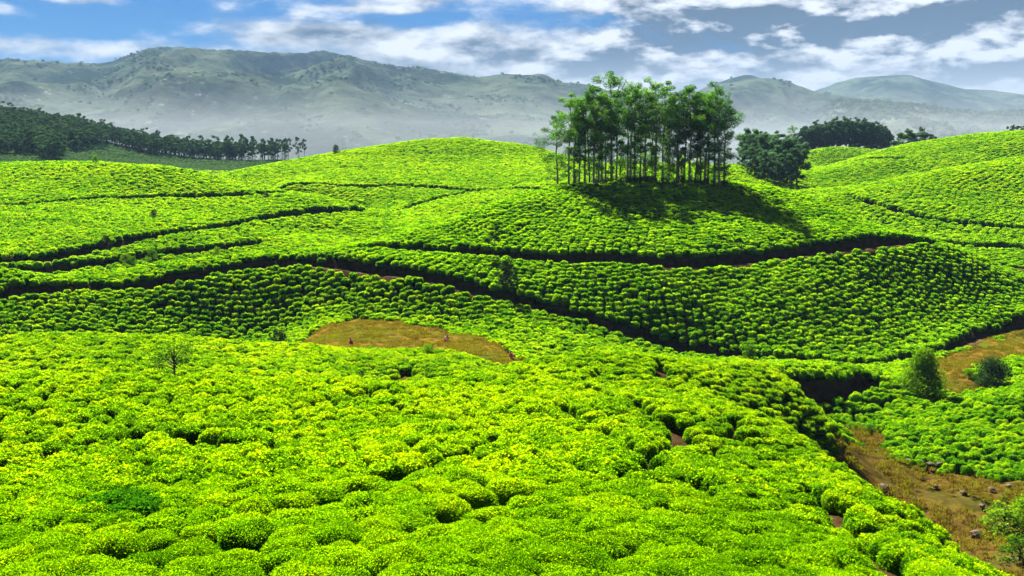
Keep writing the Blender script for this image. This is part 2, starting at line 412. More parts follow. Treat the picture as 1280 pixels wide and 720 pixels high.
# ---- paths: polylines of (column, row, distance)
def line3(pts):
    return np.array([at(*p)[:2] for p in pts])
PATHS = [
 ('upper', line3([(436,305,154.5),(480,307,154),(520,309,153),(600,310.5,151),(650,313,150),(700,316,149),(760,316,148.6),(800,322,147.5),(850,326,147),(880,324,147.6),(920,322,149),(1000,312,153),(1080,302,158),(1130,298,163),(1162,297,166)]), 1.35, .60),
 ('lower', line3([(-200,385,124),(-60,372,127),(0,366,130),(50,361,134),(100,355,138),(180,347,142),(240,338,145),(280,328,148),(330,323,150),(380,323,149),(420,325,147),(470,330,144.5),(520,337,142),(560,347,140),(620,362,138),(660,374,137),(700,383,136),(740,396,135),(780,408,134),(850,428,132),(920,440,129)]), 1.0, .5),
 ('hill', line3([(-150,318,164),(0,322,166),(60,320,170),(130,305,179),(200,290,190),(300,275,203),(380,266,210),(440,261,215),(520,250,250),(600,237,268)]), 1.9, .6),
 ('hill', line3([(-150,262,208),(0,255,214),(100,248,221),(200,245,226),(300,243,227),(385,240.5,229)]), 1.25, .6),
 ('hill', line3([(0,330,161),(60,329,165),(130,322,171),(200,313,178),(280,309,183),(320,305,186)]), 1.6, .6),
 ('hill', line3([(350,228.5,268),(420,230.5,275),(500,231,278),(550,234,274),(600,237,268),(690,234,262)]), 1.25, .6),
 ('right', line3([(1040,240,249),(1085,253,236),(1130,265,226),(1200,277,216),(1280,285,212),(1420,300,206)]), 1.1, .5),
 ('right', line3([(1165,299,205),(1180,301,204),(1230,306,200),(1280,307,200),(1420,310,198)]), 1.1, .5),
 ('far', line3([(1045,211,352),(1080,214,345),(1125,218,335)]), 1.2, .3),
 ('far', line3([(990,207,420),(1050,207,425)]), 1.2, .3),
 ('base', line3([(920,440,129),(960,446,127),(1000,448,126.5),(1060,452,126),(1100,450,126.5),(1150,440,129),(1190,428,133),(1230,412,140),(1280,394,147),(1400,372,157)]), 1.2, .4),
 ('spur', line3([(968,494,97.8),(985,495,99.1),(1020,491,100.8),(1060,483,103.2),(1090,473,107)]), .8, .7),
 ('near', line3([(735,487,55),(790,513,49.5),(850,545,42.5),(890,562,40),(940,582,37),(1000,607,34),(1060,642,27.5),(1090,672,23.5),(1108,700,20.5),(1118,735,18)]), .46, .15),
]
def seg_info(X, Y, poly):
    """distance to a polyline and the nearest point on it"""
    best = np.full(X.shape, 1e9); nx = np.zeros(X.shape); ny = np.zeros(X.shape); al = np.zeros(X.shape); run = 0.0
    for a, b in zip(poly[:-1], poly[1:]):
        d = b - a; L2 = (d * d).sum()
        tt = np.clip(((X - a[0]) * d[0] + (Y - a[1]) * d[1]) / L2, 0, 1)
        qx = a[0] + tt * d[0]; qy = a[1] + tt * d[1]
        dd = np.hypot(X - qx, Y - qy)
        k = dd < best
        best = np.where(k, dd, best); nx = np.where(k, qx, nx); ny = np.where(k, qy, ny)
        al = np.where(k, run + tt * math.sqrt(L2), al); run += math.sqrt(L2)
    return best, al, ny
def in_poly(X, Y, poly):
    r = np.zeros(X.shape, bool); j = len(poly) - 1
    for i in range(len(poly)):
        xi, yi = poly[i]; xj, yj = poly[j]
        r ^= ((yi > Y) != (yj > Y)) & (X < (xj - xi) * (Y - yi) / (yj - yi + 1e-12) + xi)
        j = i
    return r
# dry meadows (seen outlines, then closed behind what hides them)
MEADOWS = [
 line3([(362,430,112),(385,412,125.5),(395,402,130),(440,397,132.5),(500,398,132),(540,404,129),(570,412,125.5),(605,418,122),(628,428,117),(636,440,112),(660,447,109),(672,452,106)]),
 line3([(1035,583,82),(1072,558,88),(1050,545,92),(1040,528,95),(1075,522,96.5),(1105,535,92),(1100,550,90),(1130,572,84.5),(1180,590,81),(1280,602,78.5),(1500,605,78)]),
 line3([(1120,458,121),(1170,446,126),(1220,425,135),(1280,402,147),(1450,385,155),(1450,425,138),(1330,430,133),(1240,448,124),(1210,465,117),(1235,480,111),(1190,487,109),(1165,470,115)]),
 line3([(1200,312,195),(1262,330,188),(1262,340,184),(1300,342,183),(1500,350,180),(1500,332,188),(1280,334,187)]),
]
MEADOWS[0] = np.concatenate([MEADOWS[0], np.array([[at(640,500,100)[0], 99.5], [at(560,500,104)[0], 104], [at(450,500,104)[0], 105], [at(360,500,104)[0], 106]])])
MEADOWS[1] = np.concatenate([MEADOWS[1], np.array([[48., 40.], [33., 44.], [25., 55.], [23.5, 64.]])])
GAPS = [line3([(482,476,79),(488,462,83),(505,459,86),(520,462,84),(518,474,80)])]      # bare patch on the low ridge
def ground_mask(X, Y):
    X, Y = X + 2.0 * perlin(X * .22, Y * .22) + 1.0 * perlin(X * .6, Y * .6), Y + 2.6 * perlin(X * .22 + 40, Y * .22) + 1.2 * perlin(X * .6 + 40, Y * .6)      # ragged edges
    m = np.zeros(X.shape, bool)
    for q in MEADOWS: m |= in_poly(X, Y, q)
    for q in GAPS: m |= in_poly(X, Y, q)
    return m
def path_level(poly, cut, closed={}):
    """evened-out height of a path along its length"""
    key = (id(poly), cut)
    if key not in closed:
        L = np.concatenate([[0], np.cumsum(np.hypot(*np.diff(poly, axis=0).T))]); s = np.linspace(0, L[-1], max(8, int(L[-1])))
        z = canopy(np.interp(s, L, poly[:, 0]), np.interp(s, L, poly[:, 1])) - BUSH_H - cut
        k = np.hanning(13)[1:-1]; k /= k.sum(); closed[key] = (s, np.convolve(np.pad(z, 5, 'edge'), k, 'valid'))
    return closed[key]
def ground_z(X, Y):
    X = np.asarray(X, float); Y = np.asarray(Y, float)
    z = canopy(X, Y) - BUSH_H
    for (_, poly, wd, cut) in PATHS:
        d, al, _ = seg_info(X, Y, poly)
        k = d < wd + 1.0
        if k.any():
            zr = np.interp(al[k], *path_level(poly, cut))
            f = np.clip((d[k] - wd) / .45, 0, 1); f = f * f * (3 - 2 * f)
            z[k] = zr * (1 - f) + z[k] * f
    return z

# ---- the ground sheet
rows = []
y = -14.0
while y < 760:
    rows.append(y); y += max(.40, .0031 * y)
while y < 7150:
    rows.append(y); y *= 1.06
rows = np.array(rows)
colsn = 430
sx = np.linspace(-.85, .85, colsn)
GX = sx[None] * (rows[:, None] + 26); GY = np.repeat(rows[:, None], colsn, 1)
GZ = ground_z(GX, GY)
meadow = ground_mask(GX, GY).astype(float) * np.where(in_poly(GX, GY, MEADOWS[1]), .50, 1.0)
mm = meadow.copy()
mm[1:-1, 1:-1] = (meadow[1:-1, 1:-1] * 2 + meadow[:-2, 1:-1] + meadow[2:, 1:-1] + meadow[1:-1, :-2] + meadow[1:-1, 2:]) / 6
GZ = GZ + mm * (.55 + .12 * fbm(GX * .5, GY * .5, 3))
farv = np.clip((GY - np.where(GX / np.maximum(GY, 1) < -.14, 395, 515)) / 30, 0, 1)
nr = len(rows)
idx = np.arange(nr * colsn).reshape(nr, colsn)
F = np.stack([idx[:-1, :-1], idx[:-1, 1:], idx[1:, 1:], idx[1:, :-1]], -1).reshape(-1, 4)
me = mesh_of('ground', np.stack([GX, GY, GZ], -1).reshape(-1, 3), F, M_GROUND, smooth=True, attr={'meadow': mm.ravel(), 'far': farv.ravel()})
tag(obj('ground', me), 'dark soil and dry meadow ground rolling from the camera to the mountains', 'ground', kind='structure')

# ---- trodden paths laid on the cut
LPATH = {'upper': 'earth path cut round the grove hill just under its bright top', 'lower': 'long earth path winding below the grove hill and across the left slopes',
         'spur': 'short earth path under a bank on the small spur at right', 'near': 'narrow worn path between tea bushes running down the near slope',
         'base': 'earth track along the foot of the grove hill'}
for i, (nm, poly, wd, cut) in enumerate(PATHS):
    L = np.concatenate([[0], np.cumsum(np.hypot(*np.diff(poly, axis=0).T))])
    s = np.arange(0, L[-1], .8 if L[-1] < 80 else 1.2)
    cx = np.interp(s, L, poly[:, 0]); cy = np.interp(s, L, poly[:, 1])
    tx_, ty_ = np.gradient(cx), np.gradient(cy); ln = np.hypot(tx_, ty_); tx_ /= ln; ty_ /= ln
    zc = np.interp(s, *path_level(poly, cut))
    if nm == 'spur': continue                                     # only a bare bank, no trodden strip
    hw = wd * .42 * (1 + .25 * perlin(s * .3, s * 0 + i))
    V = np.stack([np.stack([cx - ty_ * hw, cy + tx_ * hw, zc + .05], 1), np.stack([cx, cy, zc + .09], 1), np.stack([cx + ty_ * hw, cy - tx_ * hw, zc + .05], 1)], 1).reshape(-1, 3)
    k = np.arange(len(s) - 1) * 3
    F = np.concatenate([np.stack([k, k + 3, k + 4, k + 1], 1), np.stack([k + 1, k + 4, k + 5, k + 2], 1)])
    if nm == 'near':                                             # only its lower end lies open between the bushes
        k = k[int(len(k) * .80):]
        F = np.concatenate([np.stack([k, k + 3, k + 4, k + 1], 1), np.stack([k + 1, k + 4, k + 5, k + 2], 1)])
    tag(obj('path', mesh_of('path', V, F, M_PATH, smooth=True)), LPATH.get(nm, 'thin earth path cut across a distant tea slope'), 'path', kind='structure',
        group=None if nm in LPATH else 'paths across the distant tea slopes')

# ------------------------------------------------------------------ mountains
M_MOUNT, t = new_mat('mountain_scrub_and_grass')
geo = t.n('ShaderNodeNewGeometry')
n1 = t.n('ShaderNodeTexNoise', i_Vector=geo.outputs['Position'], i_Scale=.0036, i_Detail=10.0, i_Roughness=.68)
n2 = t.n('ShaderNodeTexNoise', i_Vector=geo.outputs['Position'], i_Scale=.021, i_Detail=9.0, i_Roughness=.74)
n3 = t.n('ShaderNodeTexNoise', i_Vector=geo.outputs['Position'], i_Scale=.0013, i_Detail=5.0, i_Roughness=.6)
c = t.mix(t.ramp(n1.outputs[0], .40, .62), (0.014, 0.028, 0.018, 1), (0.078, 0.102, 0.062, 1))
c = t.mix(t.ramp(n2.outputs[0], .50, .68), c, (0.010, 0.020, 0.010, 1))
c = t.mix(t.m('MULTIPLY', t.ramp(n2.outputs[0], .30, .42), -1.0), c, c)
rock = t.m('MULTIPLY', t.m('SUBTRACT', 1.0, t.ramp(n2.outputs[0], .33, .43)), t.ramp(n3.outputs[0], .42, .62))
c = t.mix(t.m('MULTIPLY', rock, .8), c, (0.24, 0.23, 0.20, 1))
p = t.n('ShaderNodeBsdfDiffuse', i_Color=c, i_Roughness=.3)
bp = t.n('ShaderNodeBump', i_Height=n2.outputs[0], i_Strength=1.0, i_Distance=15.0)
t.link(bp.outputs[0], p.inputs['Normal'])
o_ = t.n('ShaderNodeOutputMaterial'); t.link(p.outputs[0], o_.inputs[0])

MOUNT = {}
def mountain(name, label, ridge, Yr, Yb, Yend, amp, seed, n=420, m=110, pw=.85, sc=1350.):
    pts = sorted((ray(px, py)[0], ray(px, py)[1] * Yr) for px, py in ridge)
    tx = np.array([q[0] for q in pts]); zr = np.array([q[1] for q in pts])
    xs = np.linspace(tx[0] * Yr, tx[-1] * Yr, n)
    zc = np.interp(xs, tx * Yr, zr)
    k = np.hanning(7); k /= k.sum(); zc = np.convolve(np.pad(zc, 3, 'edge'), k, 'valid')
    s = np.concatenate([np.linspace(0, 1, m) ** .9, 1 + np.linspace(.04, 1, 26)])
    Yv = np.where(s <= 1, Yb + (Yr - Yb) * s, Yr + (Yend - Yr) * (s - 1))
    X = np.repeat(xs[None], len(s), 0); Y = np.repeat(Yv[:, None], n, 1)
    X = X * (.55 + .45 * np.minimum(Y / Yr, 1.0))                # narrows towards the foot as seen from the valley
    S = np.where(s <= 1, s, np.maximum(2 - s, 0))[:, None]
    wx = X / sc + .5 * fbm(X / sc * .8 + seed, Y / sc * .8, 3); wy = Y / (sc * 1.7) + seed
    rid = fbm(wx, wy, 7, .50, ridged=True) - 1.0
    base = -32 + (zc[None] + 32) * S ** pw
    env = np.clip(3.2 * S * (1.0 - S), 0, 1) + .03
    Z = base + rid * amp * env * .85 * np.clip((zc[None] + 32) / 250, .15, 1.2)
    bins = np.linspace(tx[0], tx[-1], 260); want = np.interp(bins, tx, zr / Yr)
    for _ in range(3):                                           # settle the skyline at its surveyed height
        b_ = np.clip(np.round((X / Y - tx[0]) / (tx[-1] - tx[0]) * 259).astype(int), 0, 259)
        got = np.full(260, -1.); np.maximum.at(got, b_.ravel(), (Z / Y).ravel())
        f = np.clip((want * Yr + 32) / (np.maximum(got, .004) * Yr + 32), .45, 1.5)
        k = np.hanning(9); k /= k.sum(); f = np.convolve(np.pad(f, 4, 'edge'), k, 'valid')
        Z = -32 + (Z + 32) * np.interp(X / Y, bins, f)
    idx = np.arange(X.size).reshape(X.shape)
    F = np.stack([idx[:-1, :-1], idx[:-1, 1:], idx[1:, 1:], idx[1:, :-1]], -1).reshape(-1, 4)
    me = mesh_of(name, np.stack([X, Y, Z], -1).reshape(-1, 3), F, M_MOUNT, smooth=True)
    tag(obj(name, me), label, 'mountain', kind='structure')
    MOUNT[label] = (X, Y, Z, S)
    return X, Y, Z, S
MT_A = mountain('mountain', 'long hazy grey green mountain ridge across the left and middle of the view',
    [(-420,120),(-250,95),(-90,72),(0,74),(40,75),(80,78),(130,79),(150,72),(170,66),(195,58),(240,59),(262,62),(300,62),(330,65),(385,66),(400,62),(430,68),(470,78),(500,84),(530,84),(560,90),(600,96),(630,92),(655,94),(680,92),(700,102),(735,105),(770,116),(810,140),(860,168),(910,188),(960,194)],
    4400, 1800, 6100, 200, 1.7, n=560, m=150)
MT_B = mountain('mountain', 'hazy blue mountain with a sharp peak to the right of the grove',
    [(760,175),(810,150),(850,126),(885,107),(915,97),(935,93),(950,97),(975,99),(1000,107),(1020,115),(1050,119),(1090,126),(1130,132),(1180,138),(1240,144),(1300,146),(1420,150),(1600,165),(1750,185)],
    4250, 2100, 5800, 160, 5.2, n=420)
MT_C = mountain('mountain', 'low dark foothill ridge fringed with trees in front of the right hand mountains',
    [(880,192),(950,180),(1000,160),(1045,126),(1085,128),(1137,131),(1187,139),(1230,143),(1280,140),(1340,140),(1450,148),(1600,160),(1750,185)],
    3000, 1700, 3900, 100, 9.1, n=300, m=80, sc=600.)
MT_D = mountain('mountain', 'farthest pale blue mountain on the right skyline',
    [(900,170),(960,140),(1020,113),(1045,104),(1070,97),(1100,95),(1135,93),(1160,100),(1185,106),(1205,111),(1240,113),(1280,118),(1380,112),(1500,125),(1700,170)],
    5600, 3900, 7000, 100, 12.4, n=240, m=60, sc=1200.)

# ------------------------------------------------------------------ visibility of the ground from the valley side (with room for a step aside)
_vt = np.linspace(-.7, .7, 281); _vy = np.exp(np.linspace(math.log(8), math.log(1000), 420))
_TZ = canopy(_vt[None] * _vy[:, None], np.repeat(_vy[:, None], 281, 1))
_H = np.maximum.accumulate(_TZ / _vy[:, None], 0)
def visible(X, Y, h=1.0, slack=2.5):
    tx = X / np.maximum(Y, 1)
    i = np.clip(np.searchsorted(_vy, Y * .97) - 1, 0, len(_vy) - 1); j = np.clip(np.round((tx + .7) / 1.4 * 280).astype(int), 0, 280)
    z = canopy(X, Y)
    return ((z + h + slack * np.clip(Y / 60, .3, 1)) / np.maximum(Y, 1) >= _H[i, j]) & (np.abs(X) < .62 * Y + 6)

# ------------------------------------------------------------------ tea bushes
def leaves(P, N, L, W, r, spread=.6, up=.25):
    """one folded-flat diamond leaf per point, facing roughly N"""
    n = len(P)
    d = N + r.normal(0, spread, (n, 3)); d /= np.linalg.norm(d, axis=1)[:, None]
    a = r.normal(0, 1, (n, 3)) + N * up * 2; a -= (a * d).sum(1)[:, None] * d
    a /= np.linalg.norm(a, axis=1)[:, None]
    b = np.cross(d, a)
    l = L * r.uniform(.7, 1.25, (n, 1)); wd = W * r.uniform(.75, 1.2, (n, 1))
    V = np.stack([P - a * l * .5, P + b * wd * .5 - a * l * .05, P + a * l * .5 + d * l * .08, P - b * wd * .5 - a * l * .05], 1).reshape(-1, 3)
    F = np.arange(4 * n).reshape(n, 4)
    return V, F
def dome_pt(rho, phi, Rr, H, lump, ph):
    lr = Rr * (1 + lump * (np.sin(2 * phi + ph) * .5 + np.sin(3 * phi + 2.1 * ph) * .6 + np.sin(5 * phi - ph) * .3))
    z = H * (.965 + .035 * np.cos(rho * 3.1)) * np.power(np.clip(1 - rho ** 5.5, 0, 1), .42)
    z = z * (1 + lump * .9 * (np.sin(4.1 * rho * np.cos(phi) + ph * 1.7) * np.cos(3.7 * rho * np.sin(phi) + ph)))
    return np.stack([lr * rho * np.cos(phi), lr * rho * np.sin(phi), z], -1)
def bush_mesh(name, nleaf, L, W, seed, mat, Rr=.86, H=.86, lump=.10, rings=6, segs=14, base_t=.18, slope_t=.44, var=.18):
    r = np.random.default_rng(seed); ph = r.uniform(0, 6.28)
    rr = np.concatenate([np.linspace(0.001, .8, rings - 3), [.92, .985, 1.0]])
    A, B = np.meshgrid(rr, np.linspace(0, 2 * np.pi, segs, endpoint=False), indexing='ij')
    C = dome_pt(A, B, Rr * .94, H * .92, lump, ph).reshape(-1, 3)
    C[-segs:, 2] = -.25
    idx = np.arange(rings * segs).reshape(rings, segs)
    CF = np.stack([idx[:-1], np.roll(idx[:-1], -1, 1), np.roll(idx[1:], -1, 1), idx[1:]], -1).reshape(-1, 4)
    CF = CF[:, ::-1]
    # leaves, spread evenly over the dome by area
    k = nleaf
    rho = np.sqrt(r.uniform(0, 1, k)); side = r.uniform(0, 1, k) < .38
    rho = np.where(side, 1 - np.abs(r.normal(0, .04, k)), rho); rho = np.clip(rho, 0, .9995)
    phi = r.uniform(0, 2 * np.pi, k)
    Pp = dome_pt(rho, phi, Rr, H, lump, ph)
    Pp[:, 2] = np.where(side, Pp[:, 2] * r.uniform(.15, 1, k), Pp[:, 2])
    N = np.stack([np.cos(phi) * rho ** 6 * 1.3, np.sin(phi) * rho ** 6 * 1.3, 1.05 - .8 * rho ** 10], 1)
    N /= np.linalg.norm(N, axis=1)[:, None]
    Pp = Pp + N * r.normal(0, .035, (k, 1))
    LV, LF = leaves(Pp, N, L, W, r)
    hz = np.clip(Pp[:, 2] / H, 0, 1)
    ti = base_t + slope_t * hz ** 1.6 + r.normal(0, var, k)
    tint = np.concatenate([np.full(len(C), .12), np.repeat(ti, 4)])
    return mesh_of(name, np.concatenate([C, LV]), [CF, LF + len(C)], mat, tint=np.clip(tint, 0, 1))
def shoots_mesh(name, n, seed, mat, Rr=.86, H=.86, lump=.10):
    r = np.random.default_rng(seed); ph = r.uniform(0, 6.28)          # same seed as the bush: same dome
    r2 = np.random.default_rng(seed + 100)
    rho = np.sqrt(r2.uniform(0, .96, n)); phi = r2.uniform(0, 6.28, n)
    P = dome_pt(rho, phi, Rr, H, lump, ph)
    N = np.stack([np.cos(phi) * rho ** 3, np.sin(phi) * rho ** 3, np.ones(n)], 1); N /= np.linalg.norm(N, axis=1)[:, None]
    Ps = np.repeat(P + N * .045, 3, 0)
    tilt = r2.normal(0, 1, (3 * n, 3)); tilt[:, 2] *= .2
    a = np.repeat(N, 3, 0) + tilt * .55; a /= np.linalg.norm(a, axis=1)[:, None]
    b = np.cross(a, r2.normal(0, 1, (3 * n, 3))); b /= np.linalg.norm(b, axis=1)[:, None]
    l = r2.uniform(.035, .065, (3 * n, 1)); 
    V = np.stack([Ps - a * .01, Ps + a * l * .5 + b * l * .2, Ps + a * l, Ps + a * l * .5 - b * l * .2], 1).reshape(-1, 3)
    return mesh_of(name, V, np.arange(12 * n).reshape(-1, 4), mat, tint=np.repeat(np.clip(r2.normal(.50, .12, 3 * n), 0, 1), 4))
def tube(pts, rads, sides=6):
    pts = np.asarray(pts, float); n = len(pts)
    tg = np.gradient(pts, axis=0); tg /= np.linalg.norm(tg, axis=1)[:, None] + 1e-9
    ref = np.where(np.abs(tg[:, 2:3]) > .9, [[1., 0, 0]], [[0, 0, 1.]])
    u = np.cross(tg, ref); u /= np.linalg.norm(u, axis=1)[:, None]; v = np.cross(tg, u)
    a = np.linspace(0, 2 * np.pi, sides, endpoint=False)
    V = pts[:, None] + np.asarray(rads)[:, None, None] * (np.cos(a)[None, :, None] * u[:, None] + np.sin(a)[None, :, None] * v[:, None])
    idx = np.arange(n * sides).reshape(n, sides)
    F = np.stack([idx[:-1], np.roll(idx[:-1], -1, 1), np.roll(idx[1:], -1, 1), idx[1:]], -1).reshape(-1, 4)
    return V.reshape(-1, 3), F
def join(parts):
    V, F, o = [], [], 0
    for v, f in parts:
        V.append(v); F.append(f + o); o += len(v)
    return np.concatenate(V), np.concatenate(F)
def stem_mesh(seed):
    r = np.random.default_rng(seed); ps = [tube([(0, 0, -.2), (.01, .02, .05), (0, .01, .22)], [.05, .045, .04])]
    for i in range(6):
        a = i * 1.05 + r.uniform(0, .5); q = r.uniform(.35, .5)
        ps.append(tube([(0, 0, .15), (math.cos(a) * q * .5, math.sin(a) * q * .5, .38), (math.cos(a) * q, math.sin(a) * q, .62)], [.03, .02, .008], 5))
    V, F = join(ps)
    return mesh_of('stem', V, F, M_BARKD, smooth=True)

# rows of bushes: straight on the near spur and the flats, in rings and spokes round the domed hills
def grid_rows(x0, x1, y0, y1, ang, sx_, sy_):
    c_, s_ = math.cos(ang), math.sin(ang)
    d = max(x1 - x0, y1 - y0) * .75
    u = np.arange(-d, d, sx_); v = np.arange(-d, d, sy_)
    U, Vv = np.meshgrid(u, v); U = U + .25 * sx_ * np.sin(Vv * .11) + (np.arange(len(v)) % 2)[:, None] * sx_ * .18
    mx, my = (x0 + x1) / 2, (y0 + y1) / 2
    X = mx + c_ * U - s_ * Vv; Y = my + s_ * U + c_ * Vv
    k = (X > x0) & (X < x1) & (Y > y0) & (Y < y1)
    return X[k], Y[k]
def ring_rows(cx, cy, r0, r1, st, sr):
    X, Y = [], []; r = r0; nb = None
    while r < r1:
        if nb is None or 2 * math.pi * r / nb > st * 1.16: nb = int(2 * math.pi * r / (st * .88)); off = rng.uniform(0, 1)
        a = (np.arange(nb) + off) * 2 * math.pi / nb + .012 * math.sin(r * .2)
        rj = r + sr * (((np.arange(nb) * 7919 + nb) % 97) / 97. - .5)
        X.append(cx + rj * np.cos(a)); Y.append(cy + rj * np.sin(a)); r += sr
    return np.concatenate(X), np.concatenate(Y)
def w2(pts): return np.array([at(*p)[:2] for p in pts])
POLY_G = np.concatenate([w2([(380,311,157),(440,322,149),(520,337,142),(620,362,138),(700,383,136),(780,408,134),(850,428,132),(920,441,129),(1000,448,126.5),(1100,450,126.5),(1190,428,133),(1280,394,147),(1450,372,157)]), np.array([[125., 200], [60, 218], [20, 232], [-20, 222], [-45, 190]])])
POLY_H1 = np.concatenate([w2([(-300,318,160),(0,334,158),(170,330,163),(330,310,178),(430,308,186),(490,285,205),(430,240,234)]), np.array([[-60., 300], [-300, 300], [-300, 165]])])
POLY_H2 = np.concatenate([w2([(340,240,240),(440,258,220),(500,285,208),(560,272,216),(650,245,230),(740,215,240)]), np.array([[30., 300], [40, 420], [-120, 420], [-95, 300]])])
POLY_H3 = np.array([[68., 250], [82, 216], [96, 200], [95, 186], [170, 186], [260, 200], [300, 420], [110, 420], [95, 380], [75, 330]])
cand = []
def addc(X, Y, reg, jit=.13):
    X = X + rng.normal(0, jit, X.shape); Y = Y + rng.normal(0, jit, Y.shape)
    cand.append((X, Y, np.full(X.shape, reg)))
ringG = ring_rows(26, 205, 2, 120, 1.22, .92); k = in_poly(ringG[0], ringG[1], POLY_G); addc(ringG[0][k], ringG[1][k], 1)
ringH1 = ring_rows(-150, 300, 40, 190, 1.30, .96); k = in_poly(ringH1[0], ringH1[1], POLY_H1); addc(ringH1[0][k], ringH1[1][k], 2)
ringH2 = ring_rows(-18, 372, 2, 180, 1.5, 1.1); k = in_poly(ringH2[0], ringH2[1], POLY_H2) & ~in_poly(ringH2[0], ringH2[1], POLY_H1); addc(ringH2[0][k], ringH2[1][k], 3)
ringH3 = ring_rows(190, 330, 2, 200, 1.45, 1.06); k = in_poly(ringH3[0], ringH3[1], POLY_H3); addc(ringH3[0][k], ringH3[1][k], 4)
gx, gy = grid_rows(-60, 60, 2, 118, math.atan2(23.5 - 55, 8.7 - 4.3) + .1, .88, 1.0)
spur_k = (gy < 62) | ((gx > -2) & (gy < 86) & (gx < 30) & (gy < 104 - .0 * gx))
gx, gy = gx[spur_k], gy[spur_k]; addc(gx, gy, 0, .14)
gx, gy = grid_rows(-80, 110, 58, 190, .16, 1.12, 1.02)
k = (~((gy < 62) | ((gx > -2) & (gy < 86) & (gx < 30)))) & ~in_poly(gx, gy, POLY_G) & ~in_poly(gx, gy, POLY_H1) & ~in_poly(gx, gy, POLY_H2) & ~in_poly(gx, gy, POLY_H3)
addc(gx[k], gy[k], 5, .15)
gx, gy = grid_rows(-190, 250, 186, 520, .1, 1.7, 1.6)
k = ~(in_poly(gx, gy, POLY_G) | in_poly(gx, gy, POLY_H1) | in_poly(gx, gy, POLY_H2) | in_poly(gx, gy, POLY_H3)) & (np.abs(gx / gy) < .62) & ((gy < 436) | (gx > 40))
addc(gx[k], gy[k], 6)
BX, BY, BR = (np.concatenate(q) for q in zip(*cand))
GROVE = w2([(694,231,186),(712,229,183),(800,221,188),(905,227,184),(916,226,189),(905,224,200),(800,220,206),(700,226,203)])
keep = (BY > 3) & visible(BX, BY, BUSH_H, 2.5)
keep &= ~ground_mask(BX, BY)
keep &= ~in_poly(BX, BY, GROVE)
BX, BY, BR = BX[keep], BY[keep], BR[keep]
dm = np.full(BX.shape, 99.)
for (_, poly, wd, cut) in PATHS:
    d, _, _ = seg_info(BX, BY, poly); dm = np.minimum(dm, d - wd)
PICK = [line3([(640,540,34),(590,570,27.5),(545,582,25.3),(495,595,23.3),(440,615,20.8),(375,625,19.6),(320,637,18.6)]), line3([(640,612,21.5),(570,640,18.8),(545,660,17.2)]),
        line3([(838,548,42),(832,570,35),(812,600,29),(806,630,25)]), line3([(-40,590,24),(0,570,27),(70,548,31.5),(200,540,33.5),(330,556,30)]), line3([(700,505,44),(760,545,38),(800,575,31),(880,640,24)]),
        line3([(430,500,44),(520,492,50),(600,486,54)]), line3([(0,500,46),(110,492,50),(240,490,51)]), line3([(820,470,71),(850,500,62),(905,545,52),(960,590,42)]), line3([(120,680,15.5),(230,668,16.3),(330,690,15.2)])]
for q in PICK:                                                   # narrow picking lanes between the bushes of the near slope
    d, _, _ = seg_info(BX, BY, q); dm = np.minimum(dm, d - .15 + .22 * perlin(BX * .35 + 9, BY * .35))
nz = perlin(BX * .5 + 3, BY * .5)
keep = (dm > .34 + .22 * nz) & (rng.uniform(0, 1, BX.shape) > .004)
BX, BY, BR, dm = BX[keep], BY[keep], BR[keep], dm[keep]
BZ = ground_z(BX, BY)
BS = rng.normal(1.0, .085, BX.shape) * np.where(BY > 200, 1.08, np.where(BR == 0, .66, np.where(BR == 5, .80, .90)))
BZ = BZ + np.where(BR == 0, .24, np.where(BR == 5, .14, .06))
BA = rng.uniform(0, 2 * np.pi, BX.shape)

# the nearest bushes one by one
inframe = (np.abs(BX / BY) < .55) & (BZ + 1.0 > BY * ray(640, 722)[1])
order = np.argsort(np.where(inframe, BY + .15 * np.abs(BX), 1e9))
NEAR = order[:300]
is_near = np.zeros(len(BX), bool); is_near[NEAR] = True
def near_kind(name, nleaf, L, W, nshoot, seed):
    return (bush_mesh('foliage', nleaf, L, W, seed, M_TEA, lump=.10, rings=8, segs=20, base_t=.28, slope_t=.32, var=.13), shoots_mesh('young_shoots', nshoot, seed, M_TEA, lump=.10), stem_mesh(seed))
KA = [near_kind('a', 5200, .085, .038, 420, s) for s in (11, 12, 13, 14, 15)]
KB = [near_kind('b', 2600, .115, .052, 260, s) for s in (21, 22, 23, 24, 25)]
dark_ix = min(NEAR, key=lambda i: abs(BX[i] - at(152, 632, 19.5)[0]) + abs(BY[i] - far_of(19.5)))
M_TEAD = leaf_mat('dark_tea_leaf', (0.010, 0.05, 0.001), (0.030, 0.130, 0.002), (0.07, 0.20, 0.002), (1.5, 1.5, .8), tmix=.4)
protos = []
for (fa, sh, st) in KA + KB:
    o = empty('tea_bush', (0, 0, 0)); obj('foliage', fa, o)['kind'] = 'stuff'; obj('young_shoots', sh, o)['kind'] = 'stuff'; obj('stem', st, o); protos.append(o)
used = set()
for q, i in enumerate(NEAR):
    pi = (q % 5) if q < 110 else 5 + q % 5
    o = protos[pi] if pi not in used else copy_tree(protos[pi]); used.add(pi)
    o.location = (BX[i], BY[i], BZ[i] - .03); an = rng.uniform(.85, 1.35); o.rotation_euler = (0, 0, rng.normal(-.5 if BX[i] > 0 else -.1, .35) + math.pi * (q % 2)); o.scale = (BS[i] * 1.08 * an, BS[i] * 1.08 / an ** .6, BS[i] * rng.uniform(.96, 1.06))
    tag(o, 'yellow green tea bush on the near slope, close to the camera', 'tea bush', 'tea bushes nearest the camera')
    if i == dark_ix:
        tag(o, 'dark deep green tea bush among yellow green ones at lower left', 'tea bush', 'tea bushes nearest the camera')
        o.scale = (1.45, 1.15, .90)
        for ch in o.children:
            if not ch.name.startswith('stem'):
                ch.data = ch.data.copy(); ch.data.materials[0] = M_TEAD

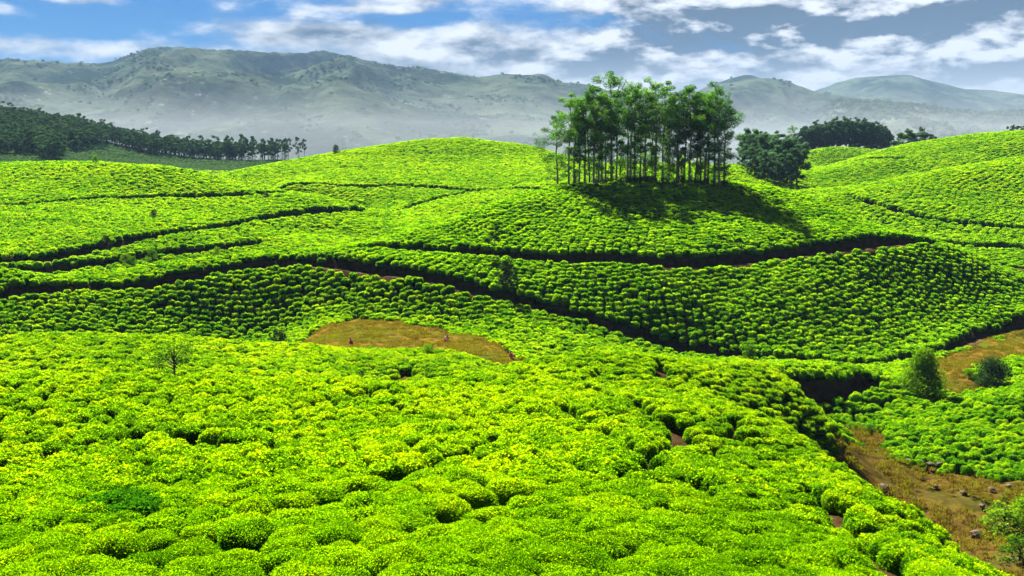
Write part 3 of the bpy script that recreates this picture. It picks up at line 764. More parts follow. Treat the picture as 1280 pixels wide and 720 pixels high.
# all the other bushes: one carpet each for the middle distance and the far slopes
def scatter(name, label, cat, X, Y, Z, S, A, variants, idx=None, kind='stuff', tilt=None):
    me = bpy.data.meshes.new(name)
    n = len(X)
    me.vertices.add(n); me.vertices.foreach_set('co', np.stack([X, Y, Z], 1).astype(np.float32).ravel())
    r = np.random.default_rng(n)
    rot = np.zeros((n, 3), np.float32); rot[:, 2] = A
    if tilt is not None: rot[:, :2] = r.normal(0, tilt, (n, 2))
    S = np.asarray(S, np.float32)
    q_ = r.uniform(.80, 1.30, n); scl = np.stack([S * q_, S / q_ ** .7, S * r.uniform(.93, 1.07, n)], 1).astype(np.float32) if S.ndim == 1 else S
    for nm, ty, dt in (('rot', 'FLOAT_VECTOR', rot), ('scl', 'FLOAT_VECTOR', scl)):
        a = me.attributes.new(nm, ty, 'POINT'); a.data.foreach_set('vector', dt.ravel())
    a = me.attributes.new('pick', 'INT', 'POINT'); a.data.foreach_set('value', (np.arange(n) * 7919 % len(variants)).astype(np.int32) if idx is None else idx.astype(np.int32))
    me.update()
    cl_ = bpy.data.collections.new(name + '_kinds')
    for i, v in enumerate(variants):
        cl_.objects.link(bpy.data.objects.new('%s_kind' % name, v))
    o = obj(name, me)
    ng = bpy.data.node_groups.new(name, 'GeometryNodeTree')
    ng.interface.new_socket('Geometry', in_out='INPUT', socket_type='NodeSocketGeometry')
    ng.interface.new_socket('Geometry', in_out='OUTPUT', socket_type='NodeSocketGeometry')
    N = ng.nodes; Lk = ng.links
    gi = N.new('NodeGroupInput'); go = N.new('NodeGroupOutput'); ip = N.new('GeometryNodeInstanceOnPoints')
    ci = N.new('GeometryNodeCollectionInfo'); ci.inputs[0].default_value = cl_; ci.inputs[1].default_value = True; ci.inputs[2].default_value = True
    Lk.new(gi.outputs[0], ip.inputs['Points']); Lk.new(ci.outputs[0], ip.inputs['Instance'])
    ip.inputs['Pick Instance'].default_value = True
    for nm, ty, sock in (('pick', 'INT', 'Instance Index'), ('rot', 'FLOAT_VECTOR', 'Rotation'), ('scl', 'FLOAT_VECTOR', 'Scale')):
        na = N.new('GeometryNodeInputNamedAttribute'); na.data_type = ty; na.inputs[0].default_value = nm
        if nm == 'rot':
            er = N.new('FunctionNodeEulerToRotation'); Lk.new(na.outputs[0], er.inputs[0]); Lk.new(er.outputs[0], ip.inputs[sock])
        else:
            Lk.new(na.outputs[0], ip.inputs[sock])
    Lk.new(ip.outputs[0], go.inputs[0])
    md = o.modifiers.new('scatter', 'NODES'); md.node_group = ng
    tag(o, label, cat, kind=kind)
    return o
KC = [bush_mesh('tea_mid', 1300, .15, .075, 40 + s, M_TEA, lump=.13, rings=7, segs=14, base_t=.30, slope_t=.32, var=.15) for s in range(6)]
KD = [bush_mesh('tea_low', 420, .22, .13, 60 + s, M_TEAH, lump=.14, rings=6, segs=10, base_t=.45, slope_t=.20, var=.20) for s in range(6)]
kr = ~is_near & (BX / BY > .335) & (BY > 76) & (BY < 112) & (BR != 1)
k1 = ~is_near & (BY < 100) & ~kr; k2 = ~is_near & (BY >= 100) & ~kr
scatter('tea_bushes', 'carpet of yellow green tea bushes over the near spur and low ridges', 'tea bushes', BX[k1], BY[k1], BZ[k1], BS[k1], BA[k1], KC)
KF = [bush_mesh('tea_mound', 1100, .15, .08, 90 + s, M_TEAH, lump=.22, rings=7, segs=14, base_t=.22, slope_t=.36, var=.15) for s in range(5)]
thin = kr & (rng.uniform(0, 1, BX.shape) > .10)
scatter('tea_bushes', 'block of darker cobbled tea bushes on the mound at the right of the valley', 'tea bushes', BX[thin], BY[thin], BZ[thin], BS[thin] * .90, BA[thin], KF)
lx, ly = grid_rows(-330, -50, 405, 600, .3, 2.3, 2.0); lx = lx + rng.normal(0, .2, lx.shape); ly = ly + rng.normal(0, .2, ly.shape)
lk = visible(lx, ly, 1.0, .5); lx, ly = lx[lk], ly[lk]
KL = [bush_mesh('tea_far', 160, .45, .3, 110 + s, M_FOREST, Rr=1.15, lump=.2, rings=5, segs=8, base_t=.55, slope_t=.3, var=.2) for s in range(3)]
scatter('tea_bushes', 'dull dark tea field on the slope below the left wood', 'tea bushes', lx, ly, canopy(lx, ly) - BUSH_H, rng.normal(1, .08, lx.shape), rng.uniform(0, 6.28, lx.shape), KL)
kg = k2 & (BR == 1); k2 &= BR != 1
scatter('tea_bushes', 'carpet of green tea bushes in rows over the hills beyond the valley', 'tea bushes', BX[k2], BY[k2], BZ[k2], BS[k2] * .92, BA[k2], KD)
KE = [bush_mesh('tea_sunlit', 420, .22, .13, 80 + s, M_TEA_SUNLIT, lump=.14, rings=6, segs=10, base_t=.40, slope_t=.20, var=.20) for s in range(6)]
scatter('tea_bushes', 'carpet of sunlit tea bushes in rows over the hill that carries the grove', 'tea bushes', BX[kg], BY[kg], BZ[kg], BS[kg] * .90, BA[kg], KE)
print('bushes', len(BX), k1.sum(), k2.sum())

# ------------------------------------------------------------------ trees
def unit(v): return v / (np.linalg.norm(v) + 1e-9)
def clump(c, rx, rz, n, L, W, r, droop=-.15):
    d = r.normal(0, 1, (n, 3)); d /= np.linalg.norm(d, axis=1)[:, None]
    q = r.uniform(.35, 1, (n, 1)) ** .6
    P = c + d * q * np.array([rx, rx, rz])
    N = d * .7 + np.array([0, 0, .7])
    V, F = leaves(P, N, L, W, r, spread=.8, up=droop)
    ti = .42 + .22 * d[:, 2] + r.normal(0, .14, n)
    return V, F, np.repeat(ti, 4)
def tall_tree(seed, H, lean=0.0, nl=16, clear=.30, cr=.17, leaf=.26, per=120, crown_mat=None, bark=None, sides=7, shape='tall'):
    """a slim tall tree: tapered trunk, rising limbs that fork, tufts of leaves at the ends; the top tapers or rounds off"""
    r = np.random.default_rng(seed)
    n = 9; zt = np.linspace(0, .95 * H, n)
    wob = np.cumsum(r.normal(0, .010 * H, (n, 2)), 0) * np.linspace(0, 1, n)[:, None]
    la = r.uniform(0, 6.28)
    tr = np.stack([wob[:, 0] + lean * H * (zt / H) ** 1.5 * math.cos(la), wob[:, 1] + lean * H * (zt / H) ** 1.5 * math.sin(la), zt], 1)
    tr[0, 2] = -.4
    r0 = .0105 * H + .03
    tubes = [tube(tr, np.interp(zt / H, [0, .06, .6, .95], [r0 * 1.25, r0, r0 * .55, r0 * .12]), sides)]
    tufts = []
    for i in range(nl):
        f = clear + (.95 - clear) * ((i + r.uniform(.1, .9)) / nl)
        b = np.array([np.interp(f * H, zt, tr[:, k]) for k in range(3)])
        az_ = i * 2.4 + r.uniform(-.5, .5)
        if shape == 'tall':
            ln = H * cr * (1.15 - .75 * max(0, (f - .55) / .45) ** 1.5) * r.uniform(.6, 1.15) * (r.uniform(.35, .75) if f < .42 else 1)
            elv = r.uniform(.25, .75) + .5 * (f - .5)
        else:
            ln = H * cr * math.sin(math.pi * min(1, .18 + .8 * (1 - (f - clear) / (1 - clear)))) * r.uniform(.8, 1.15)
            elv = r.uniform(.0, .45) + .4 * (f - .4)
        d = np.array([math.cos(az_) * math.cos(elv), math.sin(az_) * math.cos(elv), math.sin(elv)])
        e = b + d * ln; mid = b + d * ln * .5 + np.array([0, 0, -.06 * ln])
        tubes.append(tube([b, mid, e], [r0 * .34 * (1.1 - f * .6), r0 * .2, r0 * .06], 5))
        s = ln * r.uniform(.27, .40) + .017 * H
        tufts.append((e, s))
        for j in range(2 if shape == 'tall' else 3):
            q = b + d * ln * r.uniform(.4, .85); dd = unit(d + r.normal(0, .55, 3)); e2 = q + dd * ln * r.uniform(.3, .55)
            tubes.append(tube([q, (q + e2) / 2, e2], [r0 * .14, r0 * .09, r0 * .04], 4))
            tufts.append((e2, s * r.uniform(.6, .95)))
    top = tr[-1]
    for j in range(4): tufts.append((top + r.normal(0, .022 * H, 3) + np.array([0, 0, -.012 * H * j + .01 * H]), .042 * H * r.uniform(.8, 1.2)))
    VV, FF, TT, o = [], [], [], 0
    for c_, s in tufts:
        k = max(8, int(per * (s / (.05 * H)) ** 1.6))
        V, F, T = clump(c_, s, s * .62, k, leaf, leaf * .5, r)
        VV.append(V); FF.append(F + o); TT.append(T); o += len(V)
    tV, tF = join(tubes)
    crown = mesh_of('crown', np.concatenate(VV), np.concatenate(FF), crown_mat or M_EUC, tint=np.clip(np.concatenate(TT), 0, 1))
    trunk = mesh_of('trunk', tV, tF, bark or M_BARK, smooth=True)
    return trunk, crown
def bushy(seed, H, Wd, nl, leaf, mat, dense=1.0, base=.05, cone=.0, trunk_r=.04):
    """shrub or small bushy tree: a short trunk with limbs and lumpy tufts that fill an uneven crown down to BASE"""
    r = np.random.default_rng(seed)
    tubes = [tube([(0, 0, -.3), (r.normal(0, .02) * H, 0, H * .35), (0, r.normal(0, .03) * H, H * .86)], [trunk_r * H * .6, trunk_r * H * .4, .01 * H], 6)]
    VV, FF, TT, o = [], [], [], 0
    for i in range(nl):
        f = base + (1 - base) * (i + .5) / nl * .9
        az_ = i * 2.4 + r.uniform(-.4, .4)
        prof = math.sin(math.pi * min(1, .22 + .78 * (f - base) / (1 - base))) ** .7 if cone == 0 else (1.05 - (f - base) / (1 - base)) ** cone
        rr_ = Wd * .5 * prof * r.uniform(.35, 1.0)
        c_ = np.array([math.cos(az_) * rr_, math.sin(az_) * rr_, f * H])
        tubes.append(tube([(0, 0, max(.05, f * .7) * H), c_ * np.array([.6, .6, .93]), c_], [.014 * H, .008 * H, .003 * H], 4))
        s = Wd * r.uniform(.13, .22)
        V, F, T = clump(c_, s, s * .8, int(90 * dense * r.uniform(.7, 1.3)), leaf, leaf * .55, r)
        VV.append(V); FF.append(F + o); TT.append(T); o += len(V)
    tV, tF = join(tubes)
    return (mesh_of('trunk', tV, tF, M_BARKD, smooth=True), mesh_of('crown', np.concatenate(VV), np.concatenate(FF), mat, tint=np.clip(np.concatenate(TT), 0, 1)))
def plant(name, pair, X, Y, rz, s, label, cat, group=None, sink=.05, sx_=1.0):
    o = empty(name, (X, Y, float(ground_z(np.array([X]), np.array([Y]))[0]) - sink), rz)
    o.scale = (s * sx_, s * sx_, s)
    obj('trunk', pair[0], o); obj('crown', pair[1], o)
    return tag(o, label, cat, group)

# grove on the hill: (column of the trunk foot, distance, row of the top, kind)
GK = [tall_tree(100 + s, 18.0, lean=(.02 if s % 2 else .05), nl=24 + s % 4, clear=(.15, .20, .13, .28, .17, .30, .14, .20)[s], cr=(.15, .13, .17, .11, .13, .10, .16, .13)[s], per=115, leaf=.25) for s in range(8)]
GL = 'tall eucalyptus in the hilltop grove, '
GT = [(711,182,119,0,'front trunk at its left edge'),(697,189,143,2,'low crown at its far left'),(718,184,124,3,None),(724,186,134,5,None),(731,185,118,4,None),
 (742,184,107,1,'broad crown left of the tallest'),(748,187,116,3,None),(757,191,121,5,None),(764,188,92,6,'tallest of all, small tuft on top'),(770,192,112,3,None),
 (784,193,110,1,None),(793,190,104,7,'round topped, just right of the tallest'),(800,195,112,5,None),(819,189,101,2,'dark dense flat crown in the middle'),(828,192,104,0,None),(834,194,119,3,None),
 (848,193,117,4,None),(855,192,112,7,None),(862,187,107,1,'rounded crown right of the skyline dip'),(869,189,114,3,None),(876,190,118,6,None),(885,189,121,5,None),
 (893,187,117,4,None),(899,183,108,2,'front trunk at its right edge'),(905,188,127,0,'short one at its far right'),(815,200,118,3,None),(737,190,121,6,None),(752,184.5,117,2,None),(788,187,113,0,None),(846,188,113,2,None),(881,186,116,2,None),(806,191,112,6,None)]
ORD = 'second third fourth fifth sixth seventh eighth ninth tenth eleventh twelfth thirteenth fourteenth fifteenth'.split()
front = sorted(g[0] for g in GT if g[1] < 190.5 and g[4] is None)
for q, (px, Y, ty, kd, lb) in enumerate(GT):
    if lb is None and Y < 190.5: lb = 'front row trunk, ' + ('%s plain one from the left' % (['first'] + ORD)[front.index(px)])
    X = at(px, 225, Y)[0]
    gz = float(ground_z(np.array([X]), np.array([float(Y)]))[0])
    h = Y * ray(px, ty)[1] - gz
    plant('eucalyptus_tree', GK[kd], X, float(Y), q * 1.37, h / 17.9, GL + (lb or 'one of many behind the front row'), 'tree', 'eucalyptus grove on the hilltop', sx_=17.9 / h * .95 if h < 17.9 else 1)
YK = [bushy(120 + s, 5.0, 2.6, 24, .22, M_TEAH, .6, .10) for s in range(3)]
for q in range(17):
    px = 722 + q * 10.6 + rng.uniform(-3, 3); Y = rng.uniform(189, 203)
    plant('young_tree', YK[q % 3], at(px, 222, Y)[0], Y, q * 2.3, rng.uniform(.65, 1.35), 'bright green young tree growing between the trunks of the hilltop grove', 'tree', 'young trees inside the hilltop grove')
# dark undergrowth along the foot of the grove
UK = [bushy(130 + s, 1.6, 2.4, 16, .16, M_DARKSHRUB, 1.0, .02) for s in range(4)]
for q in range(34):
    px = 742 + q * 5.0 + rng.uniform(-3, 3); Y = rng.uniform(183.5, 191) if px < 880 else rng.uniform(182, 187)
    plant('shrub', UK[q % 4], at(px, 225, Y)[0], Y, q * 1.9, rng.uniform(.6, 1.15), 'dark low shrub in the undergrowth at the foot of the hilltop grove', 'shrub', 'undergrowth of the hilltop grove')

# copse behind the grove at right
CL = [tall_tree(160 + s, 13.0, nl=15, clear=.12, cr=.25, leaf=.38, per=80, crown_mat=M_COPSE, bark=M_BARKD, sides=5, shape='round' if s else 'tall') for s in range(3)]
CK = [tall_tree(150 + s, 13.0, nl=14, clear=.16, cr=.24, leaf=.42, per=70, crown_mat=M_FOREST if s else M_EUC, bark=M_BARKD, sides=5, shape='round') for s in range(4)]
for q, (px, Y, ty) in enumerate([(931,304,168),(938,308,163),(944,300,170),(950,305,166),(955,296,172),(961,300,170),(966,292,174),(972,296,172),(978,288,177),(984,290,172),(990,286,176),(996,292,180),(970,302,166),(948,310,164),(985,298,178),(927,300,175),(935,292,182),(943,288,186),(952,284,188),(960,280,190),(969,277,193),(979,276,195),(990,277,194),(997,282,188),(956,303,167),(976,283,184)]):
    X = at(px, 215, Y)[0]; gz = float(ground_z(np.array([X]), np.array([float(Y)]))[0]); h = Y * ray(px, ty)[1] - gz
    plant('copse_tree', CL[q % 3], X, float(Y), q * 2.1, h / 13, 'round crowned dull green tree in the copse just right of the hilltop grove', 'tree', 'copse right of the hilltop grove', sx_=1.0)
plant('copse_tree', GK[6], at(988,185,470)[0], 470., 1.0, 15.5 / 18, 'slender tree standing clear above the copses at right', 'tree')
# dark dense copse farther back
for q in range(46):
    f = (q % 23) / 22.; px = 1000 + 112 * f + rng.uniform(-2, 2); Y = 484 + (q // 23) * 12 + rng.uniform(-4, 4)
    top = np.interp(px, [1000, 1010, 1030, 1060, 1085, 1100, 1112], [163, 158, 153, 150, 153, 158, 168]) + rng.uniform(-1, 4)
    X = at(px, 185, Y)[0]; gz = float(ground_z(np.array([X]), np.array([Y]))[0]); h = max(6, Y * ray(px, top)[1] - gz)
    plant('copse_tree', CK[1 + q % 3], X, Y, q * 1.7, h / 13, 'dark tree of the dense rounded copse on the far hill at right', 'tree', 'dense dark copse on the far hill', sx_=.95)
# a few trees on the crest of the right hill
for q, (px, Y, ty, kd) in enumerate([(1130,400,166,1),(1135,402,165,0),(1141,404,166,2),(1152,404,164,1),(1156,402,167,3),(1165,400,172,0),(1262,380,157,2),(1268,382,158,1),(1275,380,157,3)]):
    X = at(px, 175, Y)[0]; gz = float(ground_z(np.array([X]), np.array([float(Y)]))[0]); h = max(3, Y * ray(px, ty)[1] - gz)
    plant('crest_tree', CK[kd], X, float(Y), q * 1.3, h / 13, 'small dark tree just behind the crest of the right hill' if px < 1200 else 'small dark tree on the crest of the right hill at the edge of the view', 'tree', 'trees on the crest of the right hill' if px < 1200 else 'trees at the right edge of the crest')

# wooded ridge on the left
FK = [tall_tree(170 + s, 13.0, nl=9, clear=(.30, .18, .45, .25)[s], cr=(.17, .22, .14, .2)[s], leaf=.55, per=34, crown_mat=M_FOREST, bark=M_BARKD, sides=4, shape='round' if s % 2 else 'tall') for s in range(4)]
cnt = 0
for q in range(1400):
    px = rng.uniform(-30, 386); u = rng.uniform(0, 1)
    topY = np.interp(px, [0, 100, 200, 300, 390], [655, 645, 625, 606, 592])
    wd_ = np.interp(px, [0, 90, 140, 250, 330, 390], [120, 110, 75, 45, 30, 14])
    Y = topY + 10 - wd_ * u
    X = at(px, 190, Y)[0]
    if perlin(np.array(X * .05), np.array(Y * .025)) > (.12 if u > .35 else .6): continue
    gz = float(canopy(np.array([X]), np.array([Y]))[0]) - BUSH_H
    h = rng.uniform(7.5, 13) * (1.25 if px > 280 else 1.0) * (1.15 if u < .15 else .9)
    o = empty('ridge_tree', (X, Y, gz - .1), q * 1.1); o.scale = (h / 13 * (.8 if px > 280 else 1.05),) * 2 + (h / 13,)
    pr = FK[(2 * (q % 2)) if px > 280 else q % 4]
    obj('trunk', pr[0], o); obj('crown', pr[1], o)
    tag(o, 'slender dark tree at the thin right end of the wooded ridge on the left' if px > 280 else 'dark tree in the thick wood on the ridge behind the left hill', 'tree', 'thin end of the wooded ridge' if px > 280 else 'thick wood on the left ridge')
    cnt += 1
    if cnt >= 280: break
wx_, wy_ = rng.uniform(-380, -100, 5200), rng.uniform(430, 660, 5200)
pxr = wx_ / wy_ * FPX + 640
tY = np.interp(pxr, [0, 100, 200, 300, 390], [655, 645, 625, 606, 592])
dep = np.interp(pxr, [0, 60, 120, 200, 270, 340], [190, 165, 105, 62, 34, 12])
k = (wy_ < tY + 4) & (wy_ > tY - dep) & (pxr < 345) & (pxr > -60) & (fbm(wx_ * .03, wy_ * .015, 3) > -.22)
k |= (np.abs(pxr - 72 - .1 * (wy_ - 500)) < 13) & (wy_ > 440) & (wy_ < 560)
wx_, wy_ = wx_[k], wy_[k]
def whole(pair, name):
    Vs, Fs, Ts, o = [], [], [], 0
    for me in pair:
        V = np.empty(len(me.vertices) * 3, np.float32); me.vertices.foreach_get('co', V); V = V.reshape(-1, 3)
        F = np.empty(len(me.loops), np.int32); me.loops.foreach_get('vertex_index', F); F = F.reshape(-1, 4)
        if 'tint' in me.attributes:
            T = np.empty(len(V), np.float32); me.attributes['tint'].data.foreach_get('value', T)
        else: T = np.full(len(V), .15)
        Vs.append(V); Fs.append(F + o); Ts.append(T); o += len(V)
    return mesh_of(name, np.concatenate(Vs), np.concatenate(Fs), M_FOREST, tint=np.concatenate(Ts))
hs_ = rng.uniform(.5, .95, len(wx_)); 
scatter('forest', 'thick dark wood filling the slope of the ridge behind the left hill', 'wood', wx_, wy_, canopy(wx_, wy_) - BUSH_H - .2, np.stack([hs_ * 1.15, hs_ * 1.15, hs_], 1), rng.uniform(0, 6.28, len(wx_)), [whole(q, 'forest_tree') for q in FK])
print('ridge trees', cnt)

# single small trees and shrubs among the tea
SK = bushy(201, 3.0, 2.4, 13, .15, M_SHRUB, .9, .52); SK2 = bushy(202, 3.0, 2.2, 26, .15, M_DARKSHRUB, 1.3, .03)
SK3 = bushy(203, 5.0, 4.4, 80, .19, M_SHRUB, 1.5, .03, cone=.85); SK4 = bushy(204, 4.0, 4.4, 56, .17, M_DARKSHRUB, 2.0, .08)
SK5 = tall_tree(205, 5.0, nl=11, clear=.35, cr=.17, leaf=.16, per=110, crown_mat=M_SHRUB, bark=M_BARKD, sides=5)
SK6 = bushy(206, 2.2, 2.0, 18, .13, M_SHRUB, 1.0, .05); SK7 = bushy(207, 3.4, 2.3, 34, .14, M_SHRUB, 1.2, .03, cone=.5)
def lone(name, pair, H0, px, pyb, Y, h, label, cat='tree', grp=None, wx=1.0):
    plant(name, pair, at(px, pyb, Y)[0], float(Y), px * .7, h / H0, label, cat, grp, sx_=wx)
lone('sapling', SK, 3.0, 218, 474, 73, 3.7, 'small tree with a thin bare trunk and airy crown on the low ridge at left', wx=1.25)
lone('small_tree', SK2, 3.0, 350, 428, 118, 3.3, 'dark narrow small tree at the left corner of the dry meadow')
lone('small_tree', SK5, 5.0, 617, 314, 149, 5.6, 'slender young tree beside the upper path left of the grove')
lone('small_tree', SK2, 3.0, 633, 365, 140, 4.6, 'dark thick bush tree on the lower path below the slender young tree', wx=.8)
lone('small_tree', SK7, 3.4, 937, 448, 121, 3.2, 'small green tree at the foot of the grove hill behind the spur')
lone('small_tree', SK7, 3.4, 970, 480, 97, 3.6, 'bright green small tree at the left end of the spur bank')
lone('small_tree', SK3, 5.0, 1153, 502, 106, 6.0, 'large rounded green tree standing on the valley side at right')
lone('small_tree', SK4, 4.0, 1238, 484, 112, 4.0, 'dark spreading tree at the edge of the dry meadow at right')
lone('small_tree', SK2, 3.0, 420, 191, 338, 3.8, 'tiny dark tree on the skyline of the round middle hill')
lone('small_tree', SK6, 2.2, 120, 204, 255, 2.8, 'tiny bright green tree on the crest of the left hill')
lone('small_tree', SK2, 3.0, 134, 306, 181, 3.0, 'dark small tree beside the path low on the left hill')
lone('small_tree', SK2, 3.0, 192, 272, 206, 2.4, 'dark round small tree midway up the left hill')
lone('small_tree', SK2, 3.0, 333, 252, 222, 2.2, 'dark small tree high on the left hill near its upper path')
lone('small_tree', SK6, 2.2, 535, 452, 96, 1.9, 'small green tree at the edge of the dry meadow on the low ridge', wx=1.1)
for q, (px, py, Y, h) in enumerate([(158,325,172,2.6),(166,328,171,2.2),(190,325,174,2.8),(244,322,173,2.2),(272,318,178,2.2)]):
    lone('shrub', SK6, 2.2, px, py, Y, h, 'pale green shrub beside the terraces below the left hill', 'shrub', 'shrubs below the left hill')
for q, (px, py, Y, h, wx) in enumerate([(1255,655,70,2.6,1.8),(1285,640,71,2.4,1.6),(1275,690,64,2.2,1.5)]):
    lone('shrub', SK6, 2.2, px, py, Y, h, ('wide green shrub in the valley at the right edge, upper left of three', 'green shrub cut by the right edge of the view', 'low green shrub in the bottom right corner')[q], 'shrub', 'shrubs in the right valley', wx)
for q, (px, py, Y, h, wx) in enumerate([(1088,540,93,1.5,1.5),(1070,536,94,1.2,1.2),(1212,470,116,1.6,1.4),(1228,478,113,1.3,1.2),(1108,567,86,.7,1.0),(1255,620,75,.9,1.0)]):
    lone('shrub', SK6, 2.2, px, py, Y, h, 'low green shrub on the bare ground of the right valley', 'shrub', 'low shrubs on the bare valley ground', wx)

# rocks and dry grass in the valley
def rock_mesh(seed):
    r = np.random.default_rng(seed); bm = bmesh.new(); bmesh.ops.create_icosphere(bm, subdivisions=2, radius=1)
    for v in bm.verts:
        p_ = np.array(v.co); k_ = 1 + .35 * float(perlin(p_[0] * 1.3 + seed, p_[1] * 1.3 + p_[2])) + .12 * float(perlin(p_[0] * 3 + seed, p_[2] * 3 + p_[1]))
        v.co = (p_[0] * k_, p_[1] * k_ * .8, p_[2] * k_ * .5)
    me = bpy.data.meshes.new('rock'); bm.to_mesh(me); bm.free(); me.materials.append(M_ROCK); return me
RK = [rock_mesh(s) for s in (3, 8, 14)]
for q, (px, py, Y, s) in enumerate([(1222,655,70,.55),(1104,609,77.5,.5),(1135,574,84,.35),(1150,577,83.5,.45),(1163,578,83,.4),(1175,580,83,.35),(1108,560,88,.3),(1098,566,87,.28),(1170,600,78.5,.3),(1205,612,76.5,.35),(1240,606,77,.3),(1142,618,76,.32),(1262,604,78,.35),(1228,628,74,.3)]):
    X = at(px, py, Y)[0]; gz = float(ground_z(np.array([X]), np.array([float(Y)]))[0]) + .5
    o = obj('rock', RK[q % 3], None, (X, Y, gz)); o.rotation_euler = (0, 0, q * 1.3); o.scale = (s, s, s)
    tag(o, 'pale grey rock half sunk in the dry valley ground at right', 'rock', 'rocks in the right valley')
def tuft(seed, n=26):
    r = np.random.default_rng(seed); P = r.normal(0, .16, (n, 3)); P[:, 2] = 0
    d = r.normal(0, .45, (n, 3)); d[:, 2] = 1; d /= np.linalg.norm(d, axis=1)[:, None]
    b = np.cross(d, r.normal(0, 1, (n, 3))); b /= np.linalg.norm(b, axis=1)[:, None]; l = r.uniform(.14, .34, (n, 1))
    V = np.stack([P - b * .03, P + b * .03, P + d * l + r.normal(0, .03, (n, 3))], 1).reshape(-1, 3)
    return mesh_of('grass_tuft', V, np.arange(3 * n).reshape(n, 3), M_GRASS, tint=np.repeat(np.clip(r.normal(.5, .25, n), 0, 1), 3))
TK = [tuft(s) for s in range(5)]
txs, tys = [], []
for q in MEADOWS[:3]:
    lo, hi = q.min(0), q.max(0); n = int((hi[0] - lo[0]) * (hi[1] - lo[1]) * (4.5 if q is MEADOWS[1] else 6.0))
    x = rng.uniform(lo[0], hi[0], n); y = rng.uniform(lo[1], hi[1], n); k = in_poly(x, y, q) & (np.abs(x / y) < .62)
    k &= fbm(x * .25, y * .25, 3) > -.12
    txs.append(x[k]); tys.append(y[k])
tx_, ty_ = np.concatenate(txs), np.concatenate(tys)
k = visible(tx_, ty_, 0, 1.5); tx_, ty_ = tx_[k], ty_[k]
scatter('dry_grass', 'dry golden brown grass over the valley meadows', 'grass', tx_, ty_, ground_z(tx_, ty_) + .50, rng.uniform(.6, 1.3, len(tx_)), rng.uniform(0, 6.28, len(tx_)), TK)

# scrub and trees on the mountains, a far mass
def blob_tree(seed):
    r = np.random.default_rng(seed); VV, FF, TT, o = [], [], [], 0
    for i in range(5):
        V, F, T = clump(r.normal(0, .28, 3) * np.array([1, 1, .5]) + np.array([0, 0, .55]), .5, .42, 26, .42, .3, r)
        VV.append(V); FF.append(F + o); TT.append(T); o += len(V)
    return mesh_of('scrub_clump', np.concatenate(VV), np.concatenate(FF), M_FOREST, tint=np.clip(np.concatenate(TT), 0, 1))
BK = [blob_tree(s) for s in range(4)]
sx1, sy1, sz1, ss1 = [], [], [], []
for (X, Y, Z, S), n, lim, hs in ((MT_A, 9000, .10, 5.5), (MT_B, 2500, .12, 7), (MT_C, 4500, -.1, 10)):
    S2 = np.repeat(S, X.shape[1], 1) if S.shape[1] == 1 else S
    i = rng.integers(0, X.shape[0] - 27, n * 4); j = rng.integers(1, X.shape[1] - 1, n * 4)
    x, y, z, s = X[i, j], Y[i, j], Z[i, j], S2[i, j]
    v = fbm(x / 250., y / 190., 5, .75) + .22 * (s > .93) + .09 * rng.normal(0, 1, len(x))
    k = np.where(v > lim + .18)[0][:n]
    sx1.append(x[k] + rng.normal(0, 6, len(k))); sy1.append(y[k] + rng.normal(0, 3, len(k))); sz1.append(z[k] - 1.0); ss1.append(hs * rng.uniform(.55, 1.3, len(k)))
ss1 = np.concatenate(ss1)
scatter('mountain_scrub', 'dark scrub and trees scattered over the hazy mountain slopes', 'scrub', np.concatenate(sx1), np.concatenate(sy1), np.concatenate(sz1), ss1, rng.uniform(0, 6.28, len(ss1)), BK)

# ------------------------------------------------------------------ people resting on the dry meadow
def cloth_mat(name, c):
    m, t = new_mat(name)
    geo = t.n('ShaderNodeTexCoord'); nz = t.n('ShaderNodeTexNoise', i_Vector=geo.outputs['Object'], i_Scale=14.0, i_Detail=4.0)
    cc = t.mix(nz.outputs[0], tuple(x * .75 for x in c) + (1,), tuple(min(1, x * 1.2) for x in c) + (1,))
    p = t.n('ShaderNodeBsdfPrincipled', i_Base_Color=cc, i_Roughness=.85); o = t.n('ShaderNodeOutputMaterial'); t.link(p.outputs[0], o.inputs[0]); return m
M_SKIN = cloth_mat('skin', (0.22, 0.11, 0.06)); M_RED = cloth_mat('red_cloth', (0.42, 0.05, 0.03)); M_WHITE = cloth_mat('white_cloth', (0.75, 0.72, 0.68)); M_PINK = cloth_mat('pink_cloth', (0.5, 0.2, 0.18))
def skinned(name, verts, edges, mat, parent, root=0):
    me = bpy.data.meshes.new(name); me.from_pydata([v[:3] for v in verts], edges, []); me.materials.append(mat)
    o = obj(name, me, parent)
    sk = o.modifiers.new('skin', 'SKIN'); sk.use_smooth_shade = True
    if not me.skin_vertices: me.skin_vertices.new()
    for i, v in enumerate(verts):
        me.skin_vertices[0].data[i].radius = (v[3], v[3]); me.skin_vertices[0].data[i].use_root = (i == root)
    sb = o.modifiers.new('sub', 'SUBSURF'); sb.levels = 1; sb.render_levels = 1
    return o
